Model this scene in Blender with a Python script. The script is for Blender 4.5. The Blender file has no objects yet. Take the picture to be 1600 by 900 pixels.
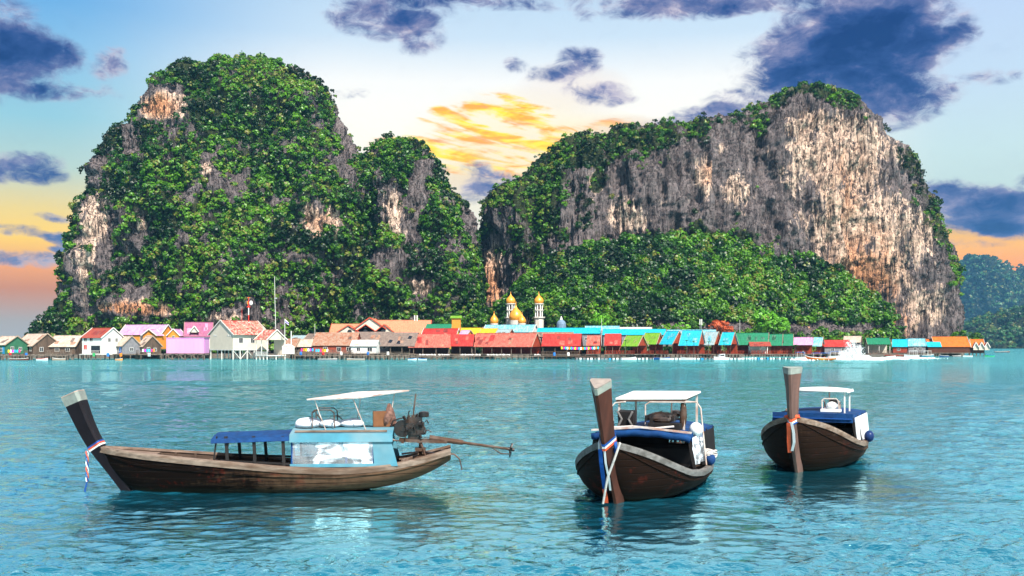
import bpy, math, random
import numpy as np
from mathutils import Vector, Matrix

random.seed(7)
RNG = np.random.default_rng(11)
SC = bpy.context.scene
COL = SC.collection
R = math.radians

# ------------------------------------------------------------------ camera
CAM_H = 4.0          # metres above the sea
F = 1600.0           # focal length in photo pixels
HY = 540.0           # photo row of the horizon
cd = bpy.data.cameras.new('camera')
cam = bpy.data.objects.new('camera', cd); COL.objects.link(cam)
cam.location = (0, 0, CAM_H); cam.rotation_euler = (R(90), 0, 0)
cd.sensor_width = 36.0; cd.lens = 36.0 * F / 1600.0
cd.shift_y = (HY - 450) / 1600.0
cd.clip_start = 0.5; cd.clip_end = 30000
SC.camera = cam
SC.render.engine = 'CYCLES'
SC.render.resolution_x = 1024; SC.render.resolution_y = 576
SC.cycles.use_denoising = True
SC.cycles.max_bounces = 6; SC.cycles.diffuse_bounces = 3; SC.cycles.glossy_bounces = 3
SC.cycles.transmission_bounces = 4; SC.cycles.transparent_max_bounces = 6
SC.cycles.volume_bounces = 0
SC.cycles.use_adaptive_sampling = True
SC.cycles.adaptive_threshold = 0.02
SC.view_settings.view_transform = 'Standard'
SC.view_settings.look = 'None'
SC.view_settings.gamma = 1.0
EXPO = 1.32
SC.view_settings.exposure = EXPO

SUN_AZ = 24.0       # degrees: the sun stands behind the camera, to the right
SUN_EL = 47.0
sd = bpy.data.lights.new('sun', 'SUN'); sd.energy = 4.9; sd.angle = R(0.55); sd.color = (1.0, 0.94, 0.85)
sun = bpy.data.objects.new('sun', sd); COL.objects.link(sun)
# direction towards the sun
_sa = R(180 - 24)    # measured clockwise from +Y (view direction)
SDIR = Vector((math.sin(_sa) * math.cos(R(SUN_EL)), math.cos(_sa) * math.cos(R(SUN_EL)), math.sin(R(SUN_EL))))
sun.rotation_euler = SDIR.to_track_quat('Z', 'Y').to_euler()
sun.location = (0, -50, 80)


def lin(r, g, b):
    """display 0..255 to scene linear"""
    def f(c):
        c /= 255.0
        return c / 12.92 if c <= 0.04045 else ((c + 0.055) / 1.055) ** 2.4
    return (f(r), f(g), f(b), 1.0)


# ------------------------------------------------------------------ node helper
class NT:
    def __init__(self, tree):
        self.t = tree; self.n = tree.nodes; self.l = tree.links

    def node(self, kind, **kw):
        nd = self.n.new(kind)
        ins = kw.pop('ins', {})
        for k, v in kw.items():
            setattr(nd, k, v)
        for k, v in ins.items():
            s = nd.inputs[k]
            if hasattr(v, 'is_output'):
                self.l.new(v, s)
            else:
                s.default_value = v
        return nd

    def math(self, op, a, b=0.0, c=0.0, clamp=False):
        return self.node('ShaderNodeMath', operation=op, use_clamp=clamp, ins={0: a, 1: b, 2: c}).outputs[0]

    def vmath(self, op, a, b=(0, 0, 0), out=0):
        return self.node('ShaderNodeVectorMath', operation=op, ins={0: a, 1: b}).outputs[out]

    def ramp(self, fac, stops, interp='LINEAR'):
        nd = self.node('ShaderNodeValToRGB', ins={0: fac})
        cr = nd.color_ramp; cr.interpolation = interp
        while len(cr.elements) > 1:
            cr.elements.remove(cr.elements[-1])
        for i, (p, c) in enumerate(stops):
            if not hasattr(c, '__len__'): c = (c, c, c, 1)
            if len(c) == 3: c = tuple(c) + (1,)
            e = cr.elements[0] if i == 0 else cr.elements.new(p)
            e.position = p; e.color = c
        return nd.outputs[0]

    def mix(self, fac, a, b, blend='MIX'):
        nd = self.node('ShaderNodeMix', data_type='RGBA', blend_type=blend)
        for i, v in ((0, fac), (6, a), (7, b)):
            if hasattr(v, 'is_output'): self.l.new(v, nd.inputs[i])
            else:
                if i and len(v) == 3: v = tuple(v) + (1,)
                nd.inputs[i].default_value = v
        return nd.outputs[2]

    def noise(self, vec, scale, detail=4, rough=0.55, dist=0.0):
        return self.node('ShaderNodeTexNoise', ins={'Vector': vec, 'Scale': scale, 'Detail': detail, 'Roughness': rough, 'Distortion': dist}).outputs[0]

    def sep(self, v):
        return self.node('ShaderNodeSeparateXYZ', ins={0: v}).outputs

    def comb(self, x, y, z):
        return self.node('ShaderNodeCombineXYZ', ins={0: x, 1: y, 2: z}).outputs[0]

    def smooth(self, v, a, b):
        nd = self.node('ShaderNodeMapRange', interpolation_type='SMOOTHSTEP', ins={0: v, 1: a, 2: b, 3: 0.0, 4: 1.0})
        return nd.outputs[0]


def new_mat(name):
    m = bpy.data.materials.new(name); m.use_nodes = True
    t = m.node_tree; t.nodes.clear()
    h = NT(t)
    out = h.node('ShaderNodeOutputMaterial')
    return m, h, out


_MC = {}
def mat(name, col, rough=0.7, vary=0.25, scale=3.0, metal=0.0, bump=0.0, stretch=(1, 1, 1), dirt=None, dirt_amt=0.5, spec=0.12):
    """weathered plain surface: base colour broken by object-space noise"""
    if name in _MC: return _MC[name]
    m, h, out = new_mat(name)
    tc = h.node('ShaderNodeTexCoord').outputs['Object']
    v = h.vmath('MULTIPLY', tc, stretch)
    n1 = h.noise(v, scale, 5, 0.6)
    n2 = h.noise(v, scale * 0.23, 3, 0.6)
    c = tuple(col[:3])
    dk = tuple(x * (1 - vary) for x in c); lt = tuple(min(1, x * (1 + vary)) for x in c)
    base = h.ramp(n1, [(0.25, dk), (0.75, lt)])
    if dirt:
        base = h.mix(h.math('MULTIPLY', h.smooth(n2, 0.42, 0.66), dirt_amt), base, dirt)
    p = h.node('ShaderNodeBsdfPrincipled', ins={'Base Color': base, 'Roughness': rough, 'Metallic': metal, 'Specular IOR Level': spec})
    if bump:
        b = h.node('ShaderNodeBump', ins={'Strength': 0.6, 'Distance': bump, 'Height': n1})
        h.l.new(b.outputs[0], p.inputs['Normal'])
    h.l.new(p.outputs[0], out.inputs[0])
    _MC[name] = m
    return m


# ------------------------------------------------------------------ object helpers
def tag(o, label=None, cat=None, group=None, kind=None):
    if label: o['label'] = label
    if cat: o['category'] = cat
    if group: o['group'] = group
    if kind: o['kind'] = kind
    return o


def empty(name, loc=(0, 0, 0), rz=0.0, rx=0.0, ry=0.0):
    o = bpy.data.objects.new(name, None); COL.objects.link(o)
    o.location = loc; o.rotation_euler = (rx, ry, rz); o.empty_display_size = 0.3
    return o


def link_mesh(name, me, m, parent=None):
    o = bpy.data.objects.new(name, me); COL.objects.link(o)
    if m is not None and not me.materials: me.materials.append(m)
    if parent is not None: o.parent = parent
    return o


def np_mesh(name, V, Fc, m=None, parent=None, smooth=False, attrs=None):
    """V (n,3), Fc (k,3|4) arrays"""
    V = np.asarray(V, dtype=np.float32); Fc = np.asarray(Fc, dtype=np.int32)
    me = bpy.data.meshes.new(name)
    k, w = Fc.shape
    me.vertices.add(len(V)); me.vertices.foreach_set('co', V.ravel())
    me.loops.add(k * w); me.loops.foreach_set('vertex_index', Fc.ravel())
    me.polygons.add(k)
    me.polygons.foreach_set('loop_start', np.arange(0, k * w, w, dtype=np.int32))
    me.polygons.foreach_set('loop_total', np.full(k, w, dtype=np.int32))
    if smooth: me.polygons.foreach_set('use_smooth', np.ones(k, dtype=bool))
    me.update(calc_edges=True)
    for an, (dom, arr) in (attrs or {}).items():
        arr = np.asarray(arr, dtype=np.float32)
        a = me.attributes.new(an, 'FLOAT', dom)
        a.data.foreach_set('value', arr)
    return link_mesh(name, me, m, parent)


class MB:
    """collects boxes, bars, prisms, lathes and tubes into ONE mesh"""
    def __init__(self): self.v = []; self.f = []

    def add(self, vs, fs):
        n = len(self.v)
        self.v += [tuple(p) for p in vs]; self.f += [tuple(i + n for i in f) for f in fs]
        return self

    def box(self, c, s, rz=0.0, ry=0.0, rx=0.0):
        M = Matrix.Rotation(rz, 3, 'Z') @ Matrix.Rotation(ry, 3, 'Y') @ Matrix.Rotation(rx, 3, 'X')
        vs = []
        for sx in (-.5, .5):
            for sy in (-.5, .5):
                for sz in (-.5, .5):
                    vs.append(Vector(c) + M @ Vector((sx * s[0], sy * s[1], sz * s[2])))
        return self.add(vs, [(0, 1, 3, 2), (4, 6, 7, 5), (0, 4, 5, 1), (2, 3, 7, 6), (0, 2, 6, 4), (1, 5, 7, 3)])

    def bar(self, a, b, w, h=None, up=(0, 0, 1)):
        a = Vector(a); b = Vector(b); h = h or w
        d = (b - a); L = d.length; d.normalize()
        up = Vector(up)
        if abs(d.dot(up)) > 0.98: up = Vector((0, 1, 0))
        s = d.cross(up).normalized(); u = s.cross(d)
        vs = []
        for p in (a, b):
            for i, j in ((-1, -1), (1, -1), (1, 1), (-1, 1)):
                vs.append(p + s * (i * w / 2) + u * (j * h / 2))
        return self.add(vs, [(0, 3, 2, 1), (4, 5, 6, 7), (0, 1, 5, 4), (1, 2, 6, 5), (2, 3, 7, 6), (3, 0, 4, 7)])

    def tube(self, pts, r, n=8, r2=None):
        pts = [Vector(p) for p in pts]; k = len(pts)
        vs = []; fs = []
        side = None
        for i, p in enumerate(pts):
            d = (pts[min(i + 1, k - 1)] - pts[max(i - 1, 0)]).normalized()
            if side is None:
                ref = Vector((0, 0, 1)) if abs(d.z) < 0.9 else Vector((1, 0, 0))
                side = d.cross(ref).normalized()
            side = (side - d * side.dot(d)).normalized()
            o2 = d.cross(side)
            rr = r if r2 is None else r + (r2 - r) * i / (k - 1)
            for j in range(n):
                a = 2 * math.pi * j / n
                vs.append(p + side * (math.cos(a) * rr) + o2 * (math.sin(a) * rr))
        for i in range(k - 1):
            for j in range(n):
                fs.append((i * n + j, i * n + (j + 1) % n, (i + 1) * n + (j + 1) % n, (i + 1) * n + j))
        fs.append(tuple(range(n - 1, -1, -1))); fs.append(tuple((k - 1) * n + j for j in range(n)))
        return self.add(vs, fs)

    def lathe(self, prof, c=(0, 0, 0), n=20):
        """prof: (radius, z)"""
        vs = []; fs = []
        for (r, z) in prof:
            for j in range(n):
                a = 2 * math.pi * j / n
                vs.append((c[0] + r * math.cos(a), c[1] + r * math.sin(a), c[2] + z))
        for i in range(len(prof) - 1):
            for j in range(n):
                fs.append((i * n + j, i * n + (j + 1) % n, (i + 1) * n + (j + 1) % n, (i + 1) * n + j))
        fs.append(tuple(range(n - 1, -1, -1))); fs.append(tuple((len(prof) - 1) * n + j for j in range(n)))
        return self.add(vs, fs)

    def prism(self, poly, y0, y1, axis='y'):
        """polygon in (x,z) extruded along y (or (y,z) along x)"""
        n = len(poly)
        if axis == 'y': vs = [(p[0], y0, p[1]) for p in poly] + [(p[0], y1, p[1]) for p in poly]
        else: vs = [(y0, p[0], p[1]) for p in poly] + [(y1, p[0], p[1]) for p in poly]
        fs = [tuple(range(n)), tuple(range(2 * n - 1, n - 1, -1))]
        for i in range(n):
            j = (i + 1) % n
            fs.append((i, j, n + j, n + i)[::-1])
        return self.add(vs, fs)

    def slab(self, quad, th):
        """four corner points, thickened downward along their normal"""
        q = [Vector(p) for p in quad]
        nn = (q[1] - q[0]).cross(q[3] - q[0]).normalized() * th
        if nn.z < 0: nn = -nn
        vs = q + [p - nn for p in q]
        return self.add(vs, [(0, 1, 2, 3), (7, 6, 5, 4), (0, 4, 5, 1), (1, 5, 6, 2), (2, 6, 7, 3), (3, 7, 4, 0)])

    def blob(self, c, r, seed=0, nu=10, nv=7, amp=0.2):
        rr = random.Random(seed)
        ph = [rr.uniform(0, 6.28) for _ in range(6)]
        vs = []; fs = []
        for i in range(nv + 1):
            th = math.pi * i / nv
            for j in range(nu):
                a = 2 * math.pi * j / nu
                k = 1 + amp * (math.sin(2 * a + ph[0] + 2 * th) * 0.6 + math.sin(3 * a + ph[1]) * math.sin(2 * th + ph[2]) * 0.6)
                vs.append((c[0] + r[0] * k * math.sin(th) * math.cos(a), c[1] + r[1] * k * math.sin(th) * math.sin(a), c[2] + r[2] * k * math.cos(th)))
        for i in range(nv):
            for j in range(nu):
                fs.append((i * nu + j, (i + 1) * nu + j, (i + 1) * nu + (j + 1) % nu, i * nu + (j + 1) % nu))
        return self.add(vs, fs)

    def build(self, name, m, parent=None, smooth=False, bevel=0.0):
        me = bpy.data.meshes.new(name)
        me.from_pydata(self.v, [], self.f); me.update()
        import bmesh
        bm = bmesh.new(); bm.from_mesh(me)
        bmesh.ops.remove_doubles(bm, verts=bm.verts, dist=1e-5)
        bmesh.ops.recalc_face_normals(bm, faces=bm.faces)
        bm.to_mesh(me); bm.free()
        if smooth:
            me.polygons.foreach_set('use_smooth', [True] * len(me.polygons))
        o = link_mesh(name, me, m, parent)
        if bevel:
            md = o.modifiers.new('bevel', 'BEVEL'); md.width = bevel; md.segments = 2; md.limit_method = 'ANGLE'
        return o


def at(px, py, D):
    """photo pixel at distance D -> world point"""
    return Vector(((px - 800.0) / F * D, D, CAM_H + (HY - py) / F * D))


def sea_dist(py):
    return CAM_H * F / (py - HY)


# ------------------------------------------------------------------ numpy noise
def _hash(ix, iy, iz, seed):
    h = (ix.astype(np.int64) * 374761393 + iy.astype(np.int64) * 668265263 + iz.astype(np.int64) * 2147483647 + seed * 1442695040888963407 % (1 << 31)) & 0xFFFFFFFF
    h = ((h ^ (h >> 13)) * 1274126177) & 0xFFFFFFFF
    h = ((h ^ (h >> 16)) * 2246822519) & 0xFFFFFFFF
    return ((h ^ (h >> 15)) & 0xFFFFFF) / float(0xFFFFFF)


def vnoise(P, seed=0):
    P = np.asarray(P, dtype=np.float64)
    i = np.floor(P); f = P - i; f = f * f * f * (f * (f * 6 - 15) + 10)
    i = i.astype(np.int64)
    r = 0
    for dx in (0, 1):
        for dy in (0, 1):
            for dz in (0, 1):
                w = (f[..., 0] if dx else 1 - f[..., 0]) * (f[..., 1] if dy else 1 - f[..., 1]) * (f[..., 2] if dz else 1 - f[..., 2])
                r = r + w * _hash(i[..., 0] + dx, i[..., 1] + dy, i[..., 2] + dz, seed)
    return r * 2 - 1


def fbm(P, seed=0, oct=4, gain=0.5, lac=2.03):
    P = np.asarray(P, dtype=np.float64); a = 1.0; s = 0; t = 0
    for k in range(oct):
        s = s + a * vnoise(P + 17.3 * k, seed + k); t += a; a *= gain; P = P * lac
    return s / t


def sstep(x, a, b):
    t = np.clip((x - a) / (b - a), 0, 1)
    return t * t * (3 - 2 * t)


# ------------------------------------------------------------------ sky
def build_world():
    w = bpy.data.worlds.new('World'); SC.world = w; w.use_nodes = True
    t = w.node_tree; t.nodes.clear(); h = NT(t)
    out = h.node('ShaderNodeOutputWorld')
    tc = h.node('ShaderNodeTexCoord').outputs['Generated']
    x, y, z = h.sep(tc)
    az = h.math('ARCTAN2', x, y)
    el = h.math('ARCSINE', z)

    def ae(px, py):
        d = Vector(((px - 800) / F, 1, (HY - py) / F)).normalized()
        return math.atan2(d.x, d.y), math.asin(d.z)
    # vertical gradients: elevation (rad) from 0 to 0.5
    fac = h.math('DIVIDE', h.math('MAXIMUM', el, 0.0), 0.6, clamp=True)

    def E(py, px=800):
        return max(0.0, ae(px, py)[1] / 0.6)
    def br(k, *c): return tuple(k * v for v in lin(*c)[:3]) + (1.0,)
    left = h.ramp(fac, [(0.0, lin(196, 196, 192)), (E(500, 40), lin(200, 186, 170)), (E(450, 40), br(1.15, 228, 138, 50)), (E(415, 40), br(1.35, 255, 158, 20)),
                        (E(370, 40), br(1.45, 255, 202, 20)), (E(325, 40), br(1.12, 255, 222, 120)), (E(260, 40), lin(200, 224, 208)), (E(180, 60), lin(158, 212, 226)),
                        (E(70, 100), lin(140, 196, 234)), (E(0, 100), lin(112, 178, 230)), (1.0, lin(60, 120, 205))])
    cen = h.ramp(fac, [(0.0, lin(255, 238, 205)), (E(330), br(1.12, 255, 246, 220)), (E(200), br(1.15, 255, 251, 236)), (E(130), br(1.08, 252, 251, 246)),
                       (E(60), lin(212, 232, 248)), (E(0), lin(196, 222, 244)), (1.0, lin(140, 190, 235))])
    right = h.ramp(fac, [(0.0, br(1.5, 255, 140, 20)), (E(430, 1540), br(1.5, 255, 140, 10)), (E(385, 1540), br(1.5, 255, 176, 10)), (E(352, 1540), br(1.1, 255, 200, 90)), (E(320, 1540), lin(214, 234, 222)),
                         (E(230, 1540), lin(214, 238, 236)), (E(120, 1540), lin(206, 228, 246)), (E(0, 1540), lin(196, 218, 246)), (1.0, lin(150, 195, 235))])
    wl = h.smooth(az, ae(560, 200)[0], ae(60, 200)[0])
    wr = h.smooth(az, ae(1180, 200)[0], ae(1500, 200)[0])
    sky = h.mix(wl, cen, left)
    sky = h.mix(wr, sky, right)
    # golden streaks over the saddle
    p2 = h.comb(h.math('MULTIPLY', az, 11.0), h.math('MULTIPLY', h.math('ADD', el, h.math('MULTIPLY', az, 0.22)), 78.0), 0.0)
    st = h.noise(p2, 1.0, 6, 0.62, 0.6)
    p3 = h.comb(h.math('MULTIPLY', az, 22.0), h.math('MULTIPLY', el, 90.0), 3.0)
    st2 = h.noise(p3, 1.0, 4, 0.6, 0.3)
    co = h.comb(az, el, 0.0)

    def blob(px, py, wpx, hpx, src=co):
        a, e = ae(px, py)
        v = h.vmath('SUBTRACT', src, (a, e, 0))
        v = h.vmath('MULTIPLY', v, (F / wpx, F / hpx, 0))
        q = h.vmath('DOT_PRODUCT', v, v, out=1)
        h.l.new(v, q.node.inputs[1])
        return h.math('SUBTRACT', 1.0, q, clamp=True)

    def total(lst, src=co, grow=1.0):
        s = None
        for b in lst:
            k = blob(b[0], b[1], b[2] * grow, b[3] * grow, src=src)
            if len(b) > 4: k = h.math('MULTIPLY', k, b[4])
            s = k if s is None else h.math('ADD', s, k)
        return s
    wob = h.node('ShaderNodeTexNoise', ins={'Vector': h.vmath('MULTIPLY', co, (9, 16, 1)), 'Scale': 1.0, 'Detail': 3.0}).outputs[1]
    wob = h.vmath('MULTIPLY', h.vmath('SUBTRACT', wob, (0.5, 0.5, 0.5)), (0.07, 0.035, 0))
    cow = h.vmath('ADD', co, wob)
    gold = total([(740, 172, 110, 22), (810, 205, 70, 46), (690, 228, 120, 28, 0.9), (850, 250, 140, 34), (930, 225, 110, 30), (990, 205, 90, 22, 0.9), (790, 262, 120, 24, 0.8), (720, 205, 100, 40, 0.5)], cow)
    gd = h.math('ADD', h.math('MINIMUM', h.math('MULTIPLY', gold, 0.70), 0.52), h.math('MULTIPLY', h.math('SUBTRACT', h.math('ADD', h.math('MULTIPLY', st, 0.65), h.math('MULTIPLY', st2, 0.35)), 0.5), 5.0))
    gm = h.math('MULTIPLY', h.smooth(gd, 0.16, 0.80), h.smooth(gold, 0.0, 0.4))
    gcol = h.mix(h.smooth(st2, 0.42, 0.6), br(1.5, 255, 214, 10), br(1.35, 255, 165, 20))
    gcol = h.mix(h.math('MULTIPLY', h.smooth(h.noise(p2, 2.3, 3), 0.5, 0.68), 0.45), gcol, lin(206, 156, 132))
    glow = total([(790, 225, 170, 80, 0.75), (960, 215, 110, 40, 0.6), (740, 290, 90, 50, 0.5)], cow)
    sky = h.mix(h.math('MULTIPLY', glow, 0.62, clamp=True), sky, br(1.15, 255, 226, 150))
    sky = h.mix(gm, sky, gcol)
    # low orange bands, left and right
    bandc = total([(40, 372, 120, 14), (30, 412, 130, 12), (60, 345, 60, 8, 0.6)], cow)
    # peach glow around the central dark clouds
    peach = total([(1010, 205, 120, 30, 0.8), (900, 140, 100, 50, 0.4), (740, 290, 90, 30, 0.5)], cow)
    sky = h.mix(h.math('MULTIPLY', peach, 0.7, clamp=True), sky, lin(246, 206, 176))
    # dark cumulus
    dark = total([(30, 85, 72, 44, 1.3), (5, 60, 52, 55, 1.0), (-30, 95, 60, 65, 1.0), (85, 80, 30, 20, 0.6), (163, 95, 34, 26, 1.0), (85, 140, 46, 16, 0.85), (160, 145, 32, 14, 0.4), (30, 262, 62, 26, 1.45),
                  (72, 338, 26, 7, 0.9), (20, 362, 40, 9, 0.9), (88, 370, 34, 9, 1.1), (95, 386, 32, 7, 1.0), (30, 402, 66, 11, 1.1),
                  (600, 18, 105, 36, 1.3), (650, 50, 46, 34, 0.8), (760, 4, 150, 14, 0.8), (1050, 6, 150, 24, 1.2), (1160, 0, 120, 18, 0.7), (560, 142, 40, 10, 0.4),
                  (905, 92, 46, 26, 1.25), (860, 122, 46, 18, 1.0), (795, 110, 22, 14, 0.7), (930, 150, 62, 19, 1.25), (740, 260, 22, 18, 0.8), (688, 258, 26, 11, 0.55), (780, 292, 60, 26, 0.8), (745, 312, 44, 18, 0.7),
                  (1110, 182, 66, 22, 1.1), (1150, 160, 50, 20, 0.8), (1030, 196, 50, 18, 0.6),
                  (1320, 100, 150, 72, 1.7), (1400, 60, 110, 62, 1.6), (1250, 90, 70, 46, 1.1), (1350, 20, 120, 46, 1.3), (1410, 160, 90, 38, 1.2), (1480, 60, 46, 24, 0.8), (1545, 122, 40, 14, 0.5),
                  (1530, 322, 90, 34, 1.5), (1590, 330, 70, 40, 1.3), (1470, 304, 36, 18, 0.8), (1540, 355, 90, 16, 0.9), (1600, 272, 24, 12, 0.8), (1500, 386, 60, 8, 0.3)], cow, 1.12)
    dark = h.math('SUBTRACT', h.math('MULTIPLY', dark, 1.0), 0.10)
    nv = h.noise(h.vmath('MULTIPLY', co, (26, 40, 1)), 1.0, 7, 0.6, 0.25)
    dn = h.math('ADD', dark, h.math('MULTIPLY', h.math('SUBTRACT', nv, 0.5), 2.2))
    
    # unseen scattered cloud above the frame, added to brighten sea reflections and fill
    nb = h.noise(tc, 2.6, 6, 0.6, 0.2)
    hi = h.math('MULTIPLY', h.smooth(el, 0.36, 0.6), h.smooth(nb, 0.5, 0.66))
    nf = h.noise(h.vmath('MULTIPLY', co, (48, 80, 1)), 1.0, 7, 0.68, 0.8)
    ng = h.noise(h.vmath('MULTIPLY', co, (15, 30, 1)), 1.0, 5, 0.62, 0.5)
    dn2 = h.math('ADD', h.math('MULTIPLY', dn, 0.42), h.math('MULTIPLY', h.math('SUBTRACT', nf, 0.5), 1.0))
    dm = h.math('MULTIPLY', h.smooth(dn2, -0.10, 0.50), h.smooth(dark, -0.20, 0.35))
    shade = h.math('ADD', h.math('MULTIPLY', dn2, 0.75), h.math('MULTIPLY', h.math('SUBTRACT', ng, 0.5), 2.0))
    sky = h.mix(dm, sky, h.ramp(shade, [(0.0, lin(200, 190, 206)), (0.18, lin(140, 140, 178)), (0.42, lin(90, 104, 158)), (0.68, lin(40, 72, 138)), (1.0, lin(8, 48, 116))]))
    sky = h.mix(h.math('MULTIPLY', h.smooth(el, 0.34, 0.44), h.math('ADD', 0.55, h.math('MULTIPLY', hi, 0.45))), sky, br(1.65, 250, 251, 250))  # extra-bright white high sky, added to lift reflections and fill light
    # the part of the sky behind the camera is a plain daylight sky
    nish = h.node('ShaderNodeTexSky', sky_type='NISHITA')
    nish.sun_disc = False
    nish.sun_elevation = R(SUN_EL); nish.sun_rotation = _sa
    nish.dust_density = 1.0; nish.ozone_density = 2.0
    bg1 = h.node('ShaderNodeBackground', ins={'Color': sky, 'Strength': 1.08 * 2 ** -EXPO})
    bg2 = h.node('ShaderNodeBackground', ins={'Color': nish.outputs[0], 'Strength': 0.065})
    front = h.math('MULTIPLY', h.smooth(y, -0.25, 0.25), h.math('SUBTRACT', 1.0, h.smooth(el, 0.7, 1.2)))
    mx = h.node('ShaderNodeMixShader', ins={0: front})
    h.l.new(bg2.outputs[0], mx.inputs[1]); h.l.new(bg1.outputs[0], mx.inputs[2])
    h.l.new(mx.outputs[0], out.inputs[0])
    w.cycles.sampling_method = 'MANUAL'; w.cycles.sample_map_resolution = 512


build_world()
# ------------------------------------------------------------------ sea
def build_water():
    # rings of vertices round the camera foot, fine where the water is close; one sheet to the horizon
    rad = [0.5]
    while rad[-1] < 9000:
        r = rad[-1]
        k = 1.12 if r < 12 else (1.0042 if r < 120 else (1.007 if r < 420 else 1.06))
        rad.append(r * k)
    rad = np.array(rad)
    a_in = np.linspace(-R(34), R(34), 820)
    a_out = np.linspace(R(34), 2 * math.pi - R(34), 90)[1:-1]
    ang = np.concatenate([a_in, a_out])
    A, Q = np.meshgrid(ang, rad)
    X = Q * np.sin(A); Y = Q * np.cos(A)
    cell = np.maximum(np.gradient(rad)[:, None], Q * (a_in[1] - a_in[0]))
    Z = np.zeros_like(X)
    rg = np.random.default_rng(5)
    P0 = np.stack([X / 9, Y / 9, 0 * X], -1)
    gust = 0.75 + 0.5 * fbm(P0, 3, 2)
    gust2 = 0.8 + 0.6 * fbm(np.stack([X / 45, Y / 30, 0 * X], -1), 9, 2)
    for i in range(46):
        lam = 0.20 * (18 ** (i / 45.0))
        th = rg.normal(0.25, 0.62)        # crests run mostly across the view
        kx, ky = math.sin(th) * 2 * math.pi / lam, math.cos(th) * 2 * math.pi / lam
        ph = rg.uniform(0, 6.28)
        amp = 0.0084 * lam ** 0.5 * rg.uniform(0.6, 1.3) * (1.7 if lam < 0.8 else 0.8)
        fade = np.clip((lam / cell - 2.2) / 3.0, 0, 1)
        s = np.sin(kx * X + ky * Y + ph + 0.8 * np.sin(0.31 * ky * X + 0.2 * kx * Y))
        Z += amp * fade * (s - 0.35 * (1 - s * s)) * (gust if lam < 1.5 else gust2)
    # calmer water in the lee of the three moored boats
    calm = np.zeros_like(X)
    for (bx, by, wx, wy) in ((-5.4, 24.5, 7.2, 5.0), (3.2, 23.2, 3.0, 4.2), (9.4, 29.4, 3.2, 4.6)):
        calm = np.maximum(calm, np.exp(-(((X - bx) / wx) ** 4 + ((Y - by) / wy) ** 4)))
    Z *= 1 - 0.82 * calm
    # two old wakes crossing the bay
    for (cy, sl, x0, x1, hgt) in ((113, 0.03, -46, -16, 0.30), (108, 0.03, -40, -18, 0.2), (185, -0.03, -12, 60, 0.34), (205, 0.0, -110, 20, 0.28), (166, 0.02, -70, -30, 0.25), (235, 0, -30, 110, .3)):
        d = (Y - cy - sl * X) + 0.9 * fbm(np.stack([X / 3, Y / 3, 0 * X], -1), 21, 2)
        m = sstep(X, x0 - 8, x0 + 4) * (1 - sstep(X, x1 - 4, x1 + 8))
        Z += hgt * 0.6 * m * np.exp(-(d / 0.7) ** 2) * (0.7 + 0.6 * vnoise(np.stack([X / 2.2, Y / 2.2, 0 * X], -1), 33))
    n, k = X.shape
    V = np.stack([X, Y, Z], -1).reshape(-1, 3)
    idx = np.arange(n * k).reshape(n, k)
    nx = np.roll(idx, -1, axis=1)
    Fc = np.stack([idx[:-1], nx[:-1], nx[1:], idx[1:]], -1).reshape(-1, 4)
    m, h, out = new_mat('sea_water')
    tc = h.node('ShaderNodeTexCoord').outputs['Object']
    v = h.vmath('MULTIPLY', tc, (0.55, 1.0, 1.0))
    n1 = h.noise(v, 5.5, 3, 0.6)
    n2 = h.noise(v, 1.3, 3, 0.6)
    n3 = h.noise(h.vmath('MULTIPLY', tc, (0.35, 1.0, 1.0)), 0.35, 4, 0.65)
    n4 = h.noise(h.vmath('MULTIPLY', tc, (0.25, 1.0, 1.0)), 0.05, 4, 0.6)
    hgt = h.math('ADD', h.math('MULTIPLY', n1, 0.15), h.math('ADD', h.math('MULTIPLY', n2, 0.15), h.math('MULTIPLY', n3, 0.3)))
    n5 = h.noise(h.vmath('MULTIPLY', tc, (1.0, 0.55, 1.0)), 0.75, 3, 0.7)
    n6 = h.noise(h.vmath('MULTIPLY', tc, (1.0, 0.45, 1.0)), 0.22, 3, 0.7)
    cm_ = h.node('ShaderNodeAttribute', attribute_name='calm').outputs['Fac']
    hgt = h.math('ADD', hgt, h.math('ADD', h.math('MULTIPLY', n5, 0.34), h.math('MULTIPLY', n6, 0.9)))
    b = h.node('ShaderNodeBump', ins={'Strength': h.math('SUBTRACT', 0.95, h.math('MULTIPLY', cm_, 0.80)), 'Distance': 0.55, 'Height': hgt})
    silt_sheen = h.ramp(n4, [(0.3, (0.002, 0.048, 0.085)), (0.7, (0.007, 0.098, 0.145))])
    far_sheen = h.smooth(h.sep(tc)[1], 45.0, 240.0)
    silt_sheen = h.mix(h.math('MULTIPLY', far_sheen, 0.9), silt_sheen, (0.045, 0.235, 0.265, 1))  # far water painted paler, standing in for the sky sheen
    dif = h.node('ShaderNodeBsdfDiffuse', ins={'Color': silt_sheen, 'Normal': b.outputs[0]})
    glo = h.node('ShaderNodeBsdfGlossy', ins={'Color': (0.58, 0.98, 1.0, 1), 'Roughness': 0.06, 'Normal': b.outputs[0]})
    fr = h.node('ShaderNodeFresnel', ins={'IOR': 1.75, 'Normal': b.outputs[0]})
    fac = h.math('MULTIPLY', fr.outputs[0], 1.9, clamp=True)
    fac = h.math('MULTIPLY', h.math('MINIMUM', fac, 0.9), h.math('SUBTRACT', 1.0, h.math('MULTIPLY', far_sheen, 0.35)))
    mx = h.node('ShaderNodeMixShader', ins={0: fac})
    h.l.new(dif.outputs[0], mx.inputs[1]); h.l.new(glo.outputs[0], mx.inputs[2])
    h.l.new(mx.outputs[0], out.inputs[0])
    o = np_mesh('water', V, Fc, m, smooth=True, attrs={'calm': ('POINT', calm.ravel())})
    tag(o, 'turquoise rippled sea reaching to the horizon', 'sea', kind='structure')


build_water()


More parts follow.
